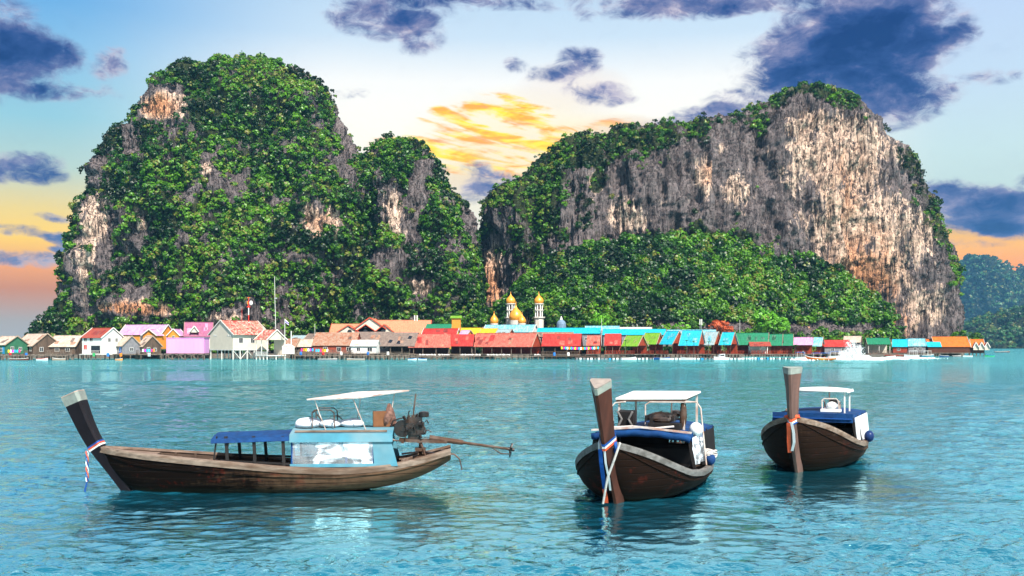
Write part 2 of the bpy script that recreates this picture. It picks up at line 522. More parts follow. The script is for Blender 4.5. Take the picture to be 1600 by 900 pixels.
# ------------------------------------------------------------------ foliage
def leaf_mat(name, dark, mid, light, warm=(0.16, 0.15, 0.03)):
    m, h, out = new_mat(name)
    at_ = h.node('ShaderNodeAttribute', attribute_name='tint').outputs['Fac']
    tc = h.node('ShaderNodeTexCoord').outputs['Object']
    n = h.noise(tc, 1.1, 3)
    c = h.ramp(at_, [(0.0, dark), (0.45, mid), (0.8, light), (0.93, light), (1.0, warm)])
    c = h.mix(h.math('MULTIPLY', n, 0.35), c, h.mix(1.0, c, (0.55, 0.8, 0.5, 1), 'MULTIPLY'))
    d = h.node('ShaderNodeBsdfDiffuse', ins={'Color': c})
    t = h.node('ShaderNodeBsdfTranslucent', ins={'Color': c})
    g = h.node('ShaderNodeBsdfGlossy', ins={'Color': (1, 1, 1, 1), 'Roughness': 0.45})
    m1 = h.node('ShaderNodeMixShader', ins={0: 0.22}); h.l.new(d.outputs[0], m1.inputs[1]); h.l.new(t.outputs[0], m1.inputs[2])
    m2 = h.node('ShaderNodeMixShader', ins={0: 0.025}); h.l.new(m1.outputs[0], m2.inputs[1]); h.l.new(g.outputs[0], m2.inputs[2])
    h.l.new(m2.outputs[0], out.inputs[0])
    return m


LEAF = leaf_mat('jungle_leaves', (0.003, 0.016, 0.004), (0.013, 0.066, 0.004), (0.084, 0.215, 0.006))
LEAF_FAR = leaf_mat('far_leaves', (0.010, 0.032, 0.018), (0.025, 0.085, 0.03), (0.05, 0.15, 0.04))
LEAF_RED = leaf_mat('red_blossom', (0.18, 0.03, 0.01), (0.42, 0.07, 0.02), (0.6, 0.12, 0.04), (0.5, 0.2, 0.05))
LEAF_LIME = leaf_mat('lime_leaves', (0.03, 0.10, 0.008), (0.08, 0.26, 0.012), (0.16, 0.42, 0.02))


def leaf_cloud(P, Nn, rad, nleaf, tint, rg, leaf=0.27, flat=0.8):
    """P centres (n,3), Nn outward normals, rad radii -> V, F, tint of clumps of leaf-sized quads"""
    n = len(P)
    d = rg.normal(size=(n, nleaf, 3))
    d /= np.linalg.norm(d, axis=2, keepdims=True)
    # keep the half that looks outward or up
    up = Nn + np.array([0, 0, 0.7]); up /= np.linalg.norm(up, axis=1, keepdims=True)
    dot = (d * up[:, None, :]).sum(2, keepdims=True)
    d = np.where(dot < -0.15, d - 2 * dot * up[:, None, :], d)
    lump = 0.72 + 0.28 * np.sin(d[..., :1] * 5 + P[:, None, :1] * 3) * np.sin(d[..., 2:3] * 5 + P[:, None, 1:2] * 2)
    q = d * (rad[:, None, None] * lump * rg.uniform(0.7, 1.05, (n, nleaf, 1)))
    q[..., 2] *= flat
    C = P[:, None, :] + q
    nn = d + rg.normal(0, 0.45, d.shape); nn[..., 2] += 0.25
    nn /= np.linalg.norm(nn, axis=2, keepdims=True)
    a = np.cross(nn, rg.normal(size=d.shape)); a /= np.linalg.norm(a, axis=2, keepdims=True)
    b = np.cross(nn, a)
    s = leaf * rad[:, None, None] * rg.uniform(0.6, 1.35, (n, nleaf, 1))
    a = a * s; b = b * s * 0.62
    fold = nn * s * 0.25
    V = np.stack([C - a, C - b + fold, C + a, C + b + fold], 2).reshape(-1, 3)
    Fc = np.arange(n * nleaf * 4).reshape(-1, 4)
    T = np.clip(tint[:, None] + rg.normal(0, 0.07, (n, nleaf)) + 0.0 * d[..., 2], 0, 1)
    return V, Fc, T.reshape(-1)


def pix(V):
    return 800 + F * V[..., 0] / V[..., 1], HY - (V[..., 2] - CAM_H) * F / V[..., 1]


def ell(u, v, lst):
    s = np.zeros_like(u)
    for (cx, cy, w, h_, *k) in lst:
        s = np.maximum(s, (k[0] if k else 1.0) * np.exp(-(((u - cx) / w) ** 2 + ((v - cy) / h_) ** 2) * 0.9))
    return s


# ------------------------------------------------------------------ limestone
def rock_mat(name, dark, grey, pale, warm):
    m, h, out = new_mat(name)
    tc = h.node('ShaderNodeTexCoord').outputs['Object']
    pa = h.node('ShaderNodeAttribute', attribute_name='pale').outputs['Fac']
    ve = h.node('ShaderNodeAttribute', attribute_name='veg').outputs['Fac']
    wa = h.node('ShaderNodeAttribute', attribute_name='warm').outputs['Fac']
    vs = h.vmath('MULTIPLY', tc, (1.0, 1.0, 0.13))
    s1 = h.noise(vs, 0.32, 6, 0.68, 0.5)
    s2 = h.noise(h.vmath('MULTIPLY', tc, (1.0, 1.0, 0.06)), 0.9, 5, 0.7, 0.3)
    s3 = h.noise(h.vmath('MULTIPLY', tc, (1, 1, 0.35)), 0.12, 5, 0.65, 0.8)
    f = h.math('ADD', h.math('MULTIPLY', s1, 0.6), h.math('MULTIPLY', s2, 0.4))
    base = h.ramp(f, [(0.36, dark), (0.47, grey), (0.6, tuple(c * 1.5 for c in grey))])
    pc = h.mix(h.smooth(h.math('ADD', h.math('SUBTRACT', s3, 0.5), wa), 0.1, 0.7), pale, warm)
    pc = h.mix(h.math('MULTIPLY', h.smooth(h.math('ADD', h.math('MULTIPLY', s2, 0.75), h.math('MULTIPLY', s1, 0.25)), 0.52, 0.41), 0.9), pc, dark)
    ck = h.noise(h.vmath('MULTIPLY', tc, (1.0, 1.0, 0.09)), 0.42, 5, 0.6, 0.6)
    ck2 = h.noise(h.vmath('MULTIPLY', tc, (1.0, 1.0, 0.3)), 0.19, 6, 0.65, 1.0)
    crack = h.math('MAXIMUM', h.smooth(h.math('ABSOLUTE', h.math('SUBTRACT', ck, 0.5)), 0.018, 0.004), h.smooth(h.math('ABSOLUTE', h.math('SUBTRACT', ck2, 0.5)), 0.016, 0.003))
    pm = h.smooth(h.math('ADD', pa, h.math('MULTIPLY', h.math('SUBTRACT', h.math('ADD', h.math('MULTIPLY', s1, 0.4), h.math('ADD', h.math('MULTIPLY', s2, 0.35), h.math('MULTIPLY', s3, 0.25))), 0.5), 2.8)), 0.38, 0.62)
    c = h.mix(pm, base, pc)
    c = h.mix(h.math('MULTIPLY', crack, 0.85), c, tuple(x * 0.4 for x in dark))
    g = h.noise(tc, 0.8, 4, 0.7)
    soil = h.ramp(g, [(0.35, (0.012, 0.022, 0.008)), (0.65, (0.05, 0.06, 0.025))])
    c = h.mix(h.smooth(h.math('ADD', ve, h.math('MULTIPLY', h.math('SUBTRACT', g, 0.5), 0.8)), 0.5, 0.9), c, soil)
    p = h.node('ShaderNodeBsdfPrincipled', ins={'Base Color': c, 'Roughness': 0.92, 'Specular IOR Level': 0.15})
    hh = h.math('ADD', h.math('SUBTRACT', h.math('MULTIPLY', s1, 1.0), h.math('MULTIPLY', crack, 0.35)), h.math('ADD', h.math('MULTIPLY', s2, 0.7), h.math('MULTIPLY', g, 0.5)))
    b = h.node('ShaderNodeBump', ins={'Strength': 1.0, 'Distance': 2.3, 'Height': hh})
    h.l.new(b.outputs[0], p.inputs['Normal'])
    h.l.new(p.outputs[0], out.inputs[0])
    return m


ROCK = rock_mat('karst_rock', (0.016, 0.013, 0.016), (0.128, 0.104, 0.102), (0.66, 0.47, 0.36), (0.60, 0.28, 0.14))


def karst(name, L, Rr, D, b0, seed, nz=230, na=620, disp=(6.0, 3.0, 1.3), shape=2.6, rock=None, vegf=None, palef=None, warmf=None, zbot=-3.0, m=None, lean=0.0, inset=3.0, ledgy=1.8, vst=16.0):
    """closed rock body whose left and right edges follow L and Rr (photo pixels at distance D)"""
    def prof(lst):
        a = sorted(((CAM_H + (HY - py) / F * D, (px - 800) / F * D) for px, py in lst))
        return np.array([p[0] for p in a]), np.array([p[1] for p in a])
    zl, xl = prof(L); zr, xr = prof(Rr)
    top = min(zl[-1], zr[-1])
    t = np.linspace(0, 1, nz)
    Z = zbot + (top - zbot) * (1 - (1 - t) ** 1.25)
    XL = np.interp(Z, zl, xl); XR = np.interp(Z, zr, xr)
    cx = (XL + XR) / 2; a = (XR - XL) / 2
    tt = np.clip(Z / top, 0, 1)
    b = b0 * np.clip(1 - tt ** shape, 0, 1) ** 0.62 + 0.5
    b = np.minimum(b, a * 1.6 + 0.5)
    # front half gets most of the vertices
    nf = int(na * 0.8)
    th = np.concatenate([np.linspace(-R(200), R(20), nf), np.linspace(R(20), R(160), na - nf + 2)[1:-1]])
    se = 0.82
    ct = np.sign(np.cos(th)) * np.abs(np.cos(th)) ** se; sn = np.sign(np.sin(th)) * np.abs(np.sin(th)) ** se
    X = cx[:, None] + a[:, None] * ct[None]
    Y = D + b[:, None] * sn[None] + lean * tt[:, None]
    ZZ = np.repeat(Z[:, None], len(th), 1)
    P = np.stack([X, Y, ZZ], -1)
    # surface normal from the undisturbed body
    du = np.roll(P, -1, 1) - np.roll(P, 1, 1)
    dv = np.gradient(P, axis=0)
    N = np.cross(du, dv); N /= np.linalg.norm(N, axis=2, keepdims=True) + 1e-9
    d1 = fbm(P / np.array([34., 34., 48.]), seed, 3) * disp[0] * 2.0
    d2 = fbm(P / np.array([10., 10., vst]), seed + 9, 4) * disp[1] * 2.0
    fl = fbm(P / np.array([4.6, 4.6, 26.]), seed + 21, 5, 0.6)
    d3 = (0.5 - np.abs(fl) * 2.2) * disp[2] * 2.0
    ledge = (0.4 - np.abs(fbm(P / np.array([12., 12., 6.]), seed + 31, 4, .6)) * 2) * disp[2] * ledgy
    side = np.abs(N[..., 1:2])
    w = np.clip(0.22 + side, 0, 1)[..., 0]
    edge = sstep(tt, 1.0, 0.9)[:, None]
    dd = (d1 * w * (0.3 + 0.7 * edge) + d2 * (0.35 + 0.65 * w) * (0.35 + 0.65 * edge) + d3 + ledge * (0.4 + 0.6 * edge)) - inset
    # strongest at the crest: ragged outline
    P2 = P + N * dd[..., None]
    P2[..., 2] += (fbm(P / 6.0, seed + 44, 3) * 2.4) * sstep(tt, 0.9, 1.0)[:, None]
    n, k = X.shape
    u, v = pix(P2)
    q = fbm(P2 / 9.0, seed + 61, 4)
    veg = np.clip(vegf(u, v, q, N), 0, 1) if vegf is not None else np.zeros_like(u)
    pale = np.clip(palef(u, v, q, N), 0, 1) if palef is not None else np.zeros_like(u)
    warm = np.clip(warmf(u, v, q), 0, 1) if warmf is not None else np.zeros_like(u)
    idx = np.arange(n * k).reshape(n, k); nx = np.roll(idx, -1, 1)
    Fc = np.stack([idx[:-1], nx[:-1], nx[1:], idx[1:]], -1).reshape(-1, 4)
    V = P2.reshape(-1, 3)
    V = np.concatenate([V, P2[-1].mean(0, keepdims=True)])
    o = np_mesh(name, V, Fc, m or ROCK, smooth=True, attrs={
        'veg': ('POINT', np.append(veg.ravel(), 1)), 'pale': ('POINT', np.append(pale.ravel(), 0)), 'warm': ('POINT', np.append(warm.ravel(), 0))})
    du = np.roll(P2, -1, 1) - np.roll(P2, 1, 1)
    dv = np.gradient(P2, axis=0)
    N2 = np.cross(du, dv); ar = np.linalg.norm(N2, axis=2, keepdims=True)
    N2 = N2 / (ar + 1e-9)
    return o, dict(P=P2.reshape(-1, 3), N=N2.reshape(-1, 3), area=ar.ravel() / 4 * 2, veg=veg.ravel(), u=u.ravel(), v=v.ravel(), tt=np.repeat(tt, k))


def scatter(g, count, rg, rmin=1.3, rmax=3.2, thr=0.5, zmin=1.5, power=1.0):
    vis = (g['N'][:, 1] < 0.35) | (g['tt'] > 0.93)
    w = g['area'] * np.clip((g['veg'] - thr * 0.6) / (thr * 0.8), 0, 1) ** power * vis * (g['P'][:, 2] > zmin)
    w = w / w.sum()
    i = rg.choice(len(w), size=count, p=w)
    P = g['P'][i] + rg.normal(0, 0.5, (count, 3)); N = g['N'][i]
    r = rmin + (rmax - rmin) * rg.random(count) ** 2.0
    return P + N * (r * 0.35)[:, None], N, r


def cover(name, label, P, N, r, nleaf, rg, m, seed=0, leaf=0.27, bright=0.0):
    big = fbm(P / 17.0, seed + 3, 3)
    sp = fbm(P / 4.0, seed + 7, 2)
    tint = np.clip(0.42 + bright + 0.95 * big + 0.6 * sp + rg.normal(0, 0.2, len(P)), 0, 0.94)
    odd = rg.random(len(P)) < 0.07
    tint[odd] = 1.0
    V, Fc, T = leaf_cloud(P, N, r, nleaf, tint, rg, leaf)
    o = np_mesh(name, V, Fc, m, attrs={'tint': ('FACE', T)})
    tag(o, label, 'jungle', kind='stuff')
    return o


rg = np.random.default_rng(99)

# --- left mountain: main dome
ROCK_L = [(262, 163, 30, 20, 1.2), (240, 175, 22, 14), (205, 215, 12, 22), (150, 262, 16, 20, .8), (140, 330, 16, 30, 0.9), (150, 360, 22, 26, 1.1), (175, 335, 12, 22), (224, 352, 12, 12), (110, 410, 14, 34, 0.9), (322, 255, 10, 12), (330, 275, 18, 24, .7),
          (490, 345, 22, 26, 1.0), (520, 340, 10, 20, .8), (540, 235, 14, 40, .9), (530, 190, 10, 30, .6), (185, 480, 36, 14, .8), (240, 488, 30, 12, .8), (215, 460, 20, 14, .7), (350, 495, 60, 9, .6),
          (610, 320, 16, 34, 1.25), (622, 350, 20, 26, 1.1), (640, 360, 14, 22, 1.0), (655, 447, 20, 12, 1.2), (675, 250, 16, 26, .6), (735, 335, 14, 26, .9), (530, 430, 20, 10, .3), (128, 440, 20, 60, .9), (160, 300, 14, 40, .7), (190, 380, 26, 22, .6), (225, 150, 26, 16, .8), (570, 300, 20, 20, .5), (650, 300, 16, 50, .55), (600, 400, 24, 30, .6), (380, 280, 20, 20, .5), (440, 400, 24, 14, .5)]


def veg_left(u, v, q, N):
    return 0.86 - ell(u, v, ROCK_L) * 1.25 + q * 1.15 - 0.12 * (N[..., 2] < -0.15)


PALE_L = [(262, 163, 30, 18, 1.5), (240, 172, 20, 10, .9), (150, 350, 26, 36, .8), (224, 352, 12, 12, .9), (490, 345, 22, 22, .8), (655, 447, 20, 12, 1.2), (322, 265, 10, 12, .8), (210, 484, 40, 8, .6), (615, 325, 14, 30, .8), (140, 400, 20, 60, .6), (520, 345, 40, 30, .5), (205, 480, 60, 14, .7), (350, 495, 60, 9, .5)]
o, gL = karst('limestone_mountain',
              [(76, 548), (88, 512), (106, 486), (122, 455), (134, 400), (150, 360), (164, 335), (172, 290), (184, 250), (202, 215), (222, 190), (244, 162), (262, 138), (298, 118), (338, 104), (376, 94)],
              [(720, 548), (668, 500), (640, 430), (612, 340), (585, 270), (560, 236), (549, 212), (538, 190), (528, 155), (512, 130), (490, 118), (462, 110), (430, 99), (376, 94)],
              450, 58, 3, disp=(8.0, 4.6, 1.4), vegf=veg_left, palef=lambda u, v, q, N: ell(u, v, PALE_L) * 1.0 + 0.12 + q * 0.4, warmf=lambda u, v, q: ell(u, v, [(250, 165, 30, 20, .7), (200, 485, 60, 14, .8), (500, 350, 30, 30, .4)]))
tag(o, 'tall domed limestone mountain covered in jungle, left of the saddle', 'mountain', kind='structure')
o, gL2 = karst('limestone_mountain',
               [(520, 548), (530, 440), (545, 320), (558, 262), (570, 238), (590, 220), (618, 212)],
               [(762, 548), (757, 470), (752, 400), (749, 352), (742, 328), (720, 310), (704, 300), (694, 284), (684, 262), (668, 240), (650, 224), (618, 212)],
               428, 38, 17, nz=170, na=360, disp=(6, 3.8, 1.3), vegf=veg_left, palef=lambda u, v, q, N: ell(u, v, PALE_L) * 1.0 + 0.12 + q * 0.4)
tag(o, 'smaller jungle-covered limestone dome at the saddle between the peaks', 'mountain', kind='structure')

# --- right mountain
ROCK_R = [(1290, 330, 130, 120, 1.3), (1240, 230, 70, 60, 1.3), (1330, 250, 60, 70, 1.2), (1380, 400, 80, 110, 1.3), (1430, 470, 60, 70, 1.2), (1100, 290, 90, 70, 1.15), (1000, 300, 60, 60, 1.05), (1160, 240, 60, 60, .9), (975, 345, 40, 26, 1.1), (1280, 175, 40, 20, .8), (900, 350, 30, 60, .9),
          (775, 430, 40, 60, 1.3), (800, 350, 20, 26, .9), (1440, 420, 40, 60, 1.1), (1000, 240, 60, 20, .6), (1080, 235, 50, 20, .7)]


def veg_right(u, v, q, N):
    s = 0.5 - ell(u, v, ROCK_R) * 1.0
    crest = np.interp(u, [750, 830, 900, 1000, 1100, 1150, 1200, 1250, 1290, 1340, 1400, 1440, 1470, 1490], [300, 250, 220, 206, 196, 178, 152, 136, 140, 160, 205, 280, 350, 420])
    s = s + np.interp(u, [900, 1000, 1200, 1260], [.58, .42, .42, .82]) * np.exp(-((v - crest) / np.interp(u, [750, 950, 1150, 1200, 1300, 1400, 1450, 1490], [60, 34, 22, 12, 30, 60, 95, 40])) ** 2)
    s = s + 0.62 * (fbm(np.stack([u / 26, v / 26, 0 * u], -1), 77, 3) > 0.12) * (u < 1230)
    s = s + ell(u, v, [(830, 310, 60, 50, .9), (890, 320, 40, 50, .6), (1200, 205, 14, 40, .8), (1190, 190, 24, 22, .7), (1020, 230, 40, 30, .5), (1060, 360, 40, 16, .5), (800, 395, 30, 20, .3), (1245, 430, 60, 50, .6)])
    s = s - 1.2 * np.exp(-(((u - 1300) / 90) ** 2 + ((v - 230) / 60) ** 2)) * (v > 172)
    return s + q * 1.0 - 0.15


PALE_R = [(1310, 240, 90, 70, 1.0), (1260, 200, 34, 30, .9), (1240, 270, 40, 50, .7), (1330, 340, 70, 70, 1.0), (1380, 420, 60, 60, 1.0), (1420, 370, 60, 60, .7), (1320, 400, 26, 36, 1.0), (1100, 270, 18, 36, .85), (1150, 290, 26, 36, .8), (1130, 230, 16, 14, .6),
          (975, 340, 36, 30, .8), (930, 290, 16, 24, .7), (1040, 310, 26, 26, .5), (765, 430, 18, 50, .95), (800, 460, 34, 20, .6), (1430, 480, 50, 50, .75), (1200, 250, 22, 40, .5), (1390, 510, 16, 26, 1.0)]
o, gR = karst('limestone_mountain',
              [(742, 548), (744, 480), (747, 400), (750, 340), (758, 312), (790, 288), (826, 262), (848, 240), (880, 226), (935, 214), (985, 206), (1040, 200), (1100, 192), (1135, 178), (1170, 166), (1205, 148), (1250, 134)],
              [(1478, 548), (1484, 520), (1488, 480), (1486, 430), (1474, 380), (1460, 340), (1438, 290), (1420, 250), (1398, 212), (1370, 180), (1335, 152), (1300, 140), (1250, 134)],
              452, 46, 5, nz=280, na=820, disp=(7.0, 3.8, 2.0), shape=5.0, ledgy=0.6, vst=36.0, vegf=veg_right,
              palef=lambda u, v, q, N: ell(u, v, PALE_R) * 0.92 + q * 0.35, warmf=lambda u, v, q: ell(u, v, [(1350, 440, 60, 80, .75), (1390, 510, 30, 40, .9), (765, 450, 20, 60, .7), (1110, 270, 16, 30, .5), (1320, 300, 40, 90, .35)]))
tag(o, 'long limestone massif with a bare pale streaked cliff, right of the saddle', 'mountain', kind='structure')

# --- forested slope at the foot of the right mountain
def talus():
    us = np.linspace(742, 1402, 300)
    topv = np.interp(us, [742, 790, 830, 870, 900, 960, 1050, 1120, 1200, 1270, 1320, 1360, 1385, 1402], [500, 470, 425, 396, 386, 376, 366, 370, 384, 400, 428, 455, 480, 530])
    s = np.linspace(0, 1, 120)
    Dd = np.interp(us, [742, 1000, 1402], [378, 364, 394])
    U, S = np.meshgrid(us, s)
    front = Dd[None] + 0 * S
    Y = front + (S ** 0.8) * np.interp(us, [742, 1150, 1402], [30, 30, 10])[None]
    ztop = CAM_H + (HY - topv) / F * np.interp(us, [742, 1000, 1402], [400, 394, 404])
    Z = -1.5 + (ztop[None] + 1.5) * (S ** 0.78) * (1 - 0.0 * S)
    X = (U - 800) / F * Y
    P = np.stack([X, Y, Z], -1)
    nn = fbm(P / 13.0, 71, 4)
    P[..., 2] += nn * 3.5 * np.sin(np.pi * np.clip(S, 0, 1)) ** 0.5
    P[..., 1] += fbm(P / 8.0, 72, 3) * 4
    u, v = pix(P)
    q = fbm(P / 7.0, 75, 3)
    low = np.exp(-((v - 512) / 14) ** 2) * ((u > 1000) & (u < 1400) | (u < 860))
    veg = np.clip(1.25 - 1.1 * low + q * 0.5, 0, 1)
    n, k = U.shape
    idx = np.arange(n * k).reshape(n, k)
    Fc = np.stack([idx[:-1, :-1], idx[:-1, 1:], idx[1:, 1:], idx[1:, :-1]], -1).reshape(-1, 4)
    o = np_mesh('forest_slope', P.reshape(-1, 3), Fc, ROCK, smooth=True, attrs={'veg': ('POINT', veg.ravel()), 'pale': ('POINT', (0.25 * low + 0 * veg).ravel()), 'warm': ('POINT', 0.4 + 0 * veg.ravel())})
    tag(o, 'steep wooded slope at the foot of the bare cliff', 'hillside', kind='structure')
    du = np.gradient(P, axis=1); dv = np.gradient(P, axis=0)
    N = np.cross(du, dv); ar = np.linalg.norm(N, axis=2, keepdims=True); N = N / (ar + 1e-9)
    return dict(P=P.reshape(-1, 3), N=N.reshape(-1, 3), area=ar.ravel(), veg=veg.ravel(), u=u.ravel(), v=v.ravel(), tt=0 * veg.ravel())


gT = talus()
P1, N1, r1 = scatter(gL, 18500, rg, 0.6, 2.2)
P2, N2, r2 = scatter(gL2, 9500, rg, 0.6, 2.0)
cover('jungle', 'dense green jungle clinging to the left limestone domes', np.concatenate([P1, P2]), np.concatenate([N1, N2]), np.concatenate([r1, r2]), 50, rg, LEAF, 1, leaf=0.28)
P3, N3, r3 = scatter(gR, 6500, rg, 0.6, 2.0, thr=0.55, power=1.5)
cover('jungle', 'scattered bushes on the crest and ledges of the pale cliff', P3, N3, r3, 70, rg, LEAF, 2, leaf=0.23, bright=-0.05)
P4, N4, r4 = scatter(gT, 9500, rg, 0.8, 2.9)
cover('jungle', 'bright green forest on the slope below the bare cliff', P4, N4, r4, 70, rg, LEAF, 3, leaf=0.215, bright=0.08)

# --- far blue hills on the right
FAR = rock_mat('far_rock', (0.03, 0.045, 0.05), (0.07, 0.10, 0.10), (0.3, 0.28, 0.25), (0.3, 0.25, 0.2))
o, g1 = karst('distant_hill', [(1400, 546), (1470, 500), (1486, 470), (1494, 436), (1503, 418), (1512, 405), (1522, 401)], [(1640, 546), (1600, 500), (1590, 470), (1572, 440), (1560, 420), (1546, 410), (1522, 401)],
              3000, 160, 41, nz=90, na=200, disp=(14, 12, 7), shape=3, vegf=lambda u, v, q, N: 1 + 0 * u, m=FAR)
tag(o, 'blue wooded peak standing alone far behind the cliff', 'hill', kind='structure')
o, g2 = karst('distant_hill', [(1480, 546), (1530, 500), (1556, 470), (1566, 446), (1580, 438), (1600, 424), (1640, 400), (1680, 395)], [(1900, 546), (1860, 500), (1800, 440), (1740, 405), (1680, 395)],
              3200, 220, 43, nz=90, na=240, disp=(18, 12, 7), shape=3, vegf=lambda u, v, q, N: 1 + 0 * u, m=FAR)
tag(o, 'blue wooded ridge running out of the right edge', 'hill', kind='structure')
o, g3 = karst('distant_hill', [(1420, 546), (1470, 536), (1510, 522), (1535, 508), (1560, 494), (1590, 482), (1640, 476)], [(1900, 546), (1860, 520), (1760, 490), (1640, 476)],
              1500, 120, 47, nz=90, na=260, disp=(10, 6, 3), shape=3, vegf=lambda u, v, q, N: 1 + 0 * u, m=FAR)
tag(o, 'low green wooded hill at the water in front of the blue hills', 'hill', kind='structure')
Ps, Ns, rs_ = [], [], []
for g, c, ra, rb in ((g1, 2600, 5, 11), (g2, 2600, 6, 12)):
    a, b, c_ = scatter(g, c, rg, ra, rb); Ps.append(a); Ns.append(b); rs_.append(c_)
cover('distant_forest', 'blue-green forest over the far hills', np.concatenate(Ps), np.concatenate(Ns), np.concatenate(rs_), 34, rg, LEAF_FAR, 5, leaf=0.34)
a, b, c_ = scatter(g3, 3200, rg, 3, 6)
cover('distant_forest', 'green forest over the low hill by the water', a, b, c_, 40, rg, LEAF_FAR, 6, leaf=0.3, bright=0.2)


def haze():
    mb = MB(); mb.box((0, 1790, 170), (6000, 3780, 350))
    m, h, out = new_mat('air')
    pv = h.node('ShaderNodeVolumePrincipled', ins={'Color': (0.12, 0.36, 0.62, 1), 'Density': HAZE_D, 'Anisotropy': 0.2})
    h.l.new(pv.outputs[0], out.inputs['Volume'])
    o = mb.build('haze', m)
    tag(o, 'thin bluish sea haze', 'haze', kind='stuff')


HAZE_D = 0.00013
haze()
# ------------------------------------------------------------------ village materials
def roofm(name, col, dirt=(0.16, 0.10, 0.07), amt=0.45, scale=0.55):
    amt = min(1.0, amt * 1.5); scale *= 1.6
    col = tuple(c * 0.74 for c in col)
    if name in _MC: return _MC[name]
    m, h, out = new_mat(name)
    tc = h.node('ShaderNodeTexCoord').outputs['Object']
    n1 = h.noise(h.vmath('MULTIPLY', tc, (2.4, 0.5, 0.5)), scale * 1.6, 5, 0.7)
    n2 = h.noise(tc, scale, 4, 0.65, 0.4)
    w = h.node('ShaderNodeTexWave', wave_type='BANDS', bands_direction='X', ins={'Vector': tc, 'Scale': 1.15, 'Distortion': 0.0})
    w2 = h.node('ShaderNodeTexBrick', ins={'Vector': h.vmath('MULTIPLY', tc, (1, 1, 1)), 'Scale': 0.42, 'Mortar Size': 0.012, 'Color1': (1, 1, 1, 1), 'Color2': (.82, .82, .82, 1), 'Mortar': (.45, .45, .45, 1)})
    c = h.ramp(n1, [(0.3, tuple(x * 0.6 for x in col)), (0.5, col), (0.72, tuple(min(1, x * 1.25) for x in col))])
    c = h.mix(0.75, c, w2.outputs[0], 'MULTIPLY')
    c = h.mix(h.math('MULTIPLY', h.smooth(h.math('ADD', h.math('MULTIPLY', n1, 0.5), h.math('MULTIPLY', n2, 0.5)), 0.46, 0.58), amt), c, dirt)
    p = h.node('ShaderNodeBsdfPrincipled', ins={'Base Color': c, 'Roughness': 0.6, 'Specular IOR Level': 0.25})
    b = h.node('ShaderNodeBump', ins={'Strength': 0.7, 'Distance': 0.06, 'Height': w.outputs[1]})
    h.l.new(b.outputs[0], p.inputs['Normal'])
    h.l.new(p.outputs[0], out.inputs[0])
    _MC[name] = m
    return m


TIN = roofm('pale_tin', (0.66, 0.54, 0.44), (0.26, 0.16, 0.11), 0.4)
RUST = roofm('rusty_tin', (0.42, 0.27, 0.19), (0.22, 0.075, 0.035), 0.75, 0.8)
OLD = roofm('old_grey_tin', (0.27, 0.20, 0.16), (0.10, 0.07, 0.06), 0.6, 0.9)
WHITE_TIN = roofm('white_tin', (0.72, 0.70, 0.66), (0.4, 0.33, 0.28), 0.3)
RED = roofm('red_tin', (0.46, 0.028, 0.022), (0.30, 0.05, 0.035), 0.35)
RED_OLD = roofm('weathered_red_tin', (0.42, 0.045, 0.03), (0.55, 0.36, 0.28), 0.75, 0.9)
SALMON = roofm('faded_red_tin', (0.50, 0.10, 0.07), (0.34, 0.13, 0.09), 0.6, 0.9)
BRICKRED = roofm('brick_red_sheet', (0.38, 0.06, 0.035), (0.2, 0.06, 0.04), 0.4)
PINK = roofm('pink_tin', (0.66, 0.32, 0.58), (0.5, 0.3, 0.45), 0.3)
MAUVE = roofm('mauve_tiles', (0.42, 0.12, 0.24), (0.22, 0.09, 0.12), 0.6)
ORANGE = roofm('orange_tiles', (0.72, 0.15, 0.010), (0.5, 0.12, 0.03), 0.3)
PEACH = roofm('peach_tiles', (0.62, 0.26, 0.14), (0.5, 0.16, 0.08), 0.35)
CYAN = roofm('cyan_tin', (0.005, 0.46, 0.62), (0.03, 0.3, 0.4), 0.25)
SKYB = roofm('sky_blue_tin', (0.14, 0.46, 0.58), (0.3, 0.5, 0.52), 0.5)
GREYB = roofm('grey_blue_tin', (0.34, 0.44, 0.46), (0.2, 0.3, 0.32), 0.4)
LIME = roofm('lime_tin', (0.15, 0.36, 0.012), (0.16, 0.24, 0.03), 0.35)
GREEN = roofm('green_tin', (0.012, 0.22, 0.10), (0.02, 0.13, 0.08), 0.4)
YELLOW = roofm('yellow_tin', (0.72, 0.50, 0.01), (0.5, 0.35, 0.04), 0.3)
LAV = roofm('lavender_tin', (0.55, 0.35, 0.62), (0.45, 0.3, 0.5), 0.3)

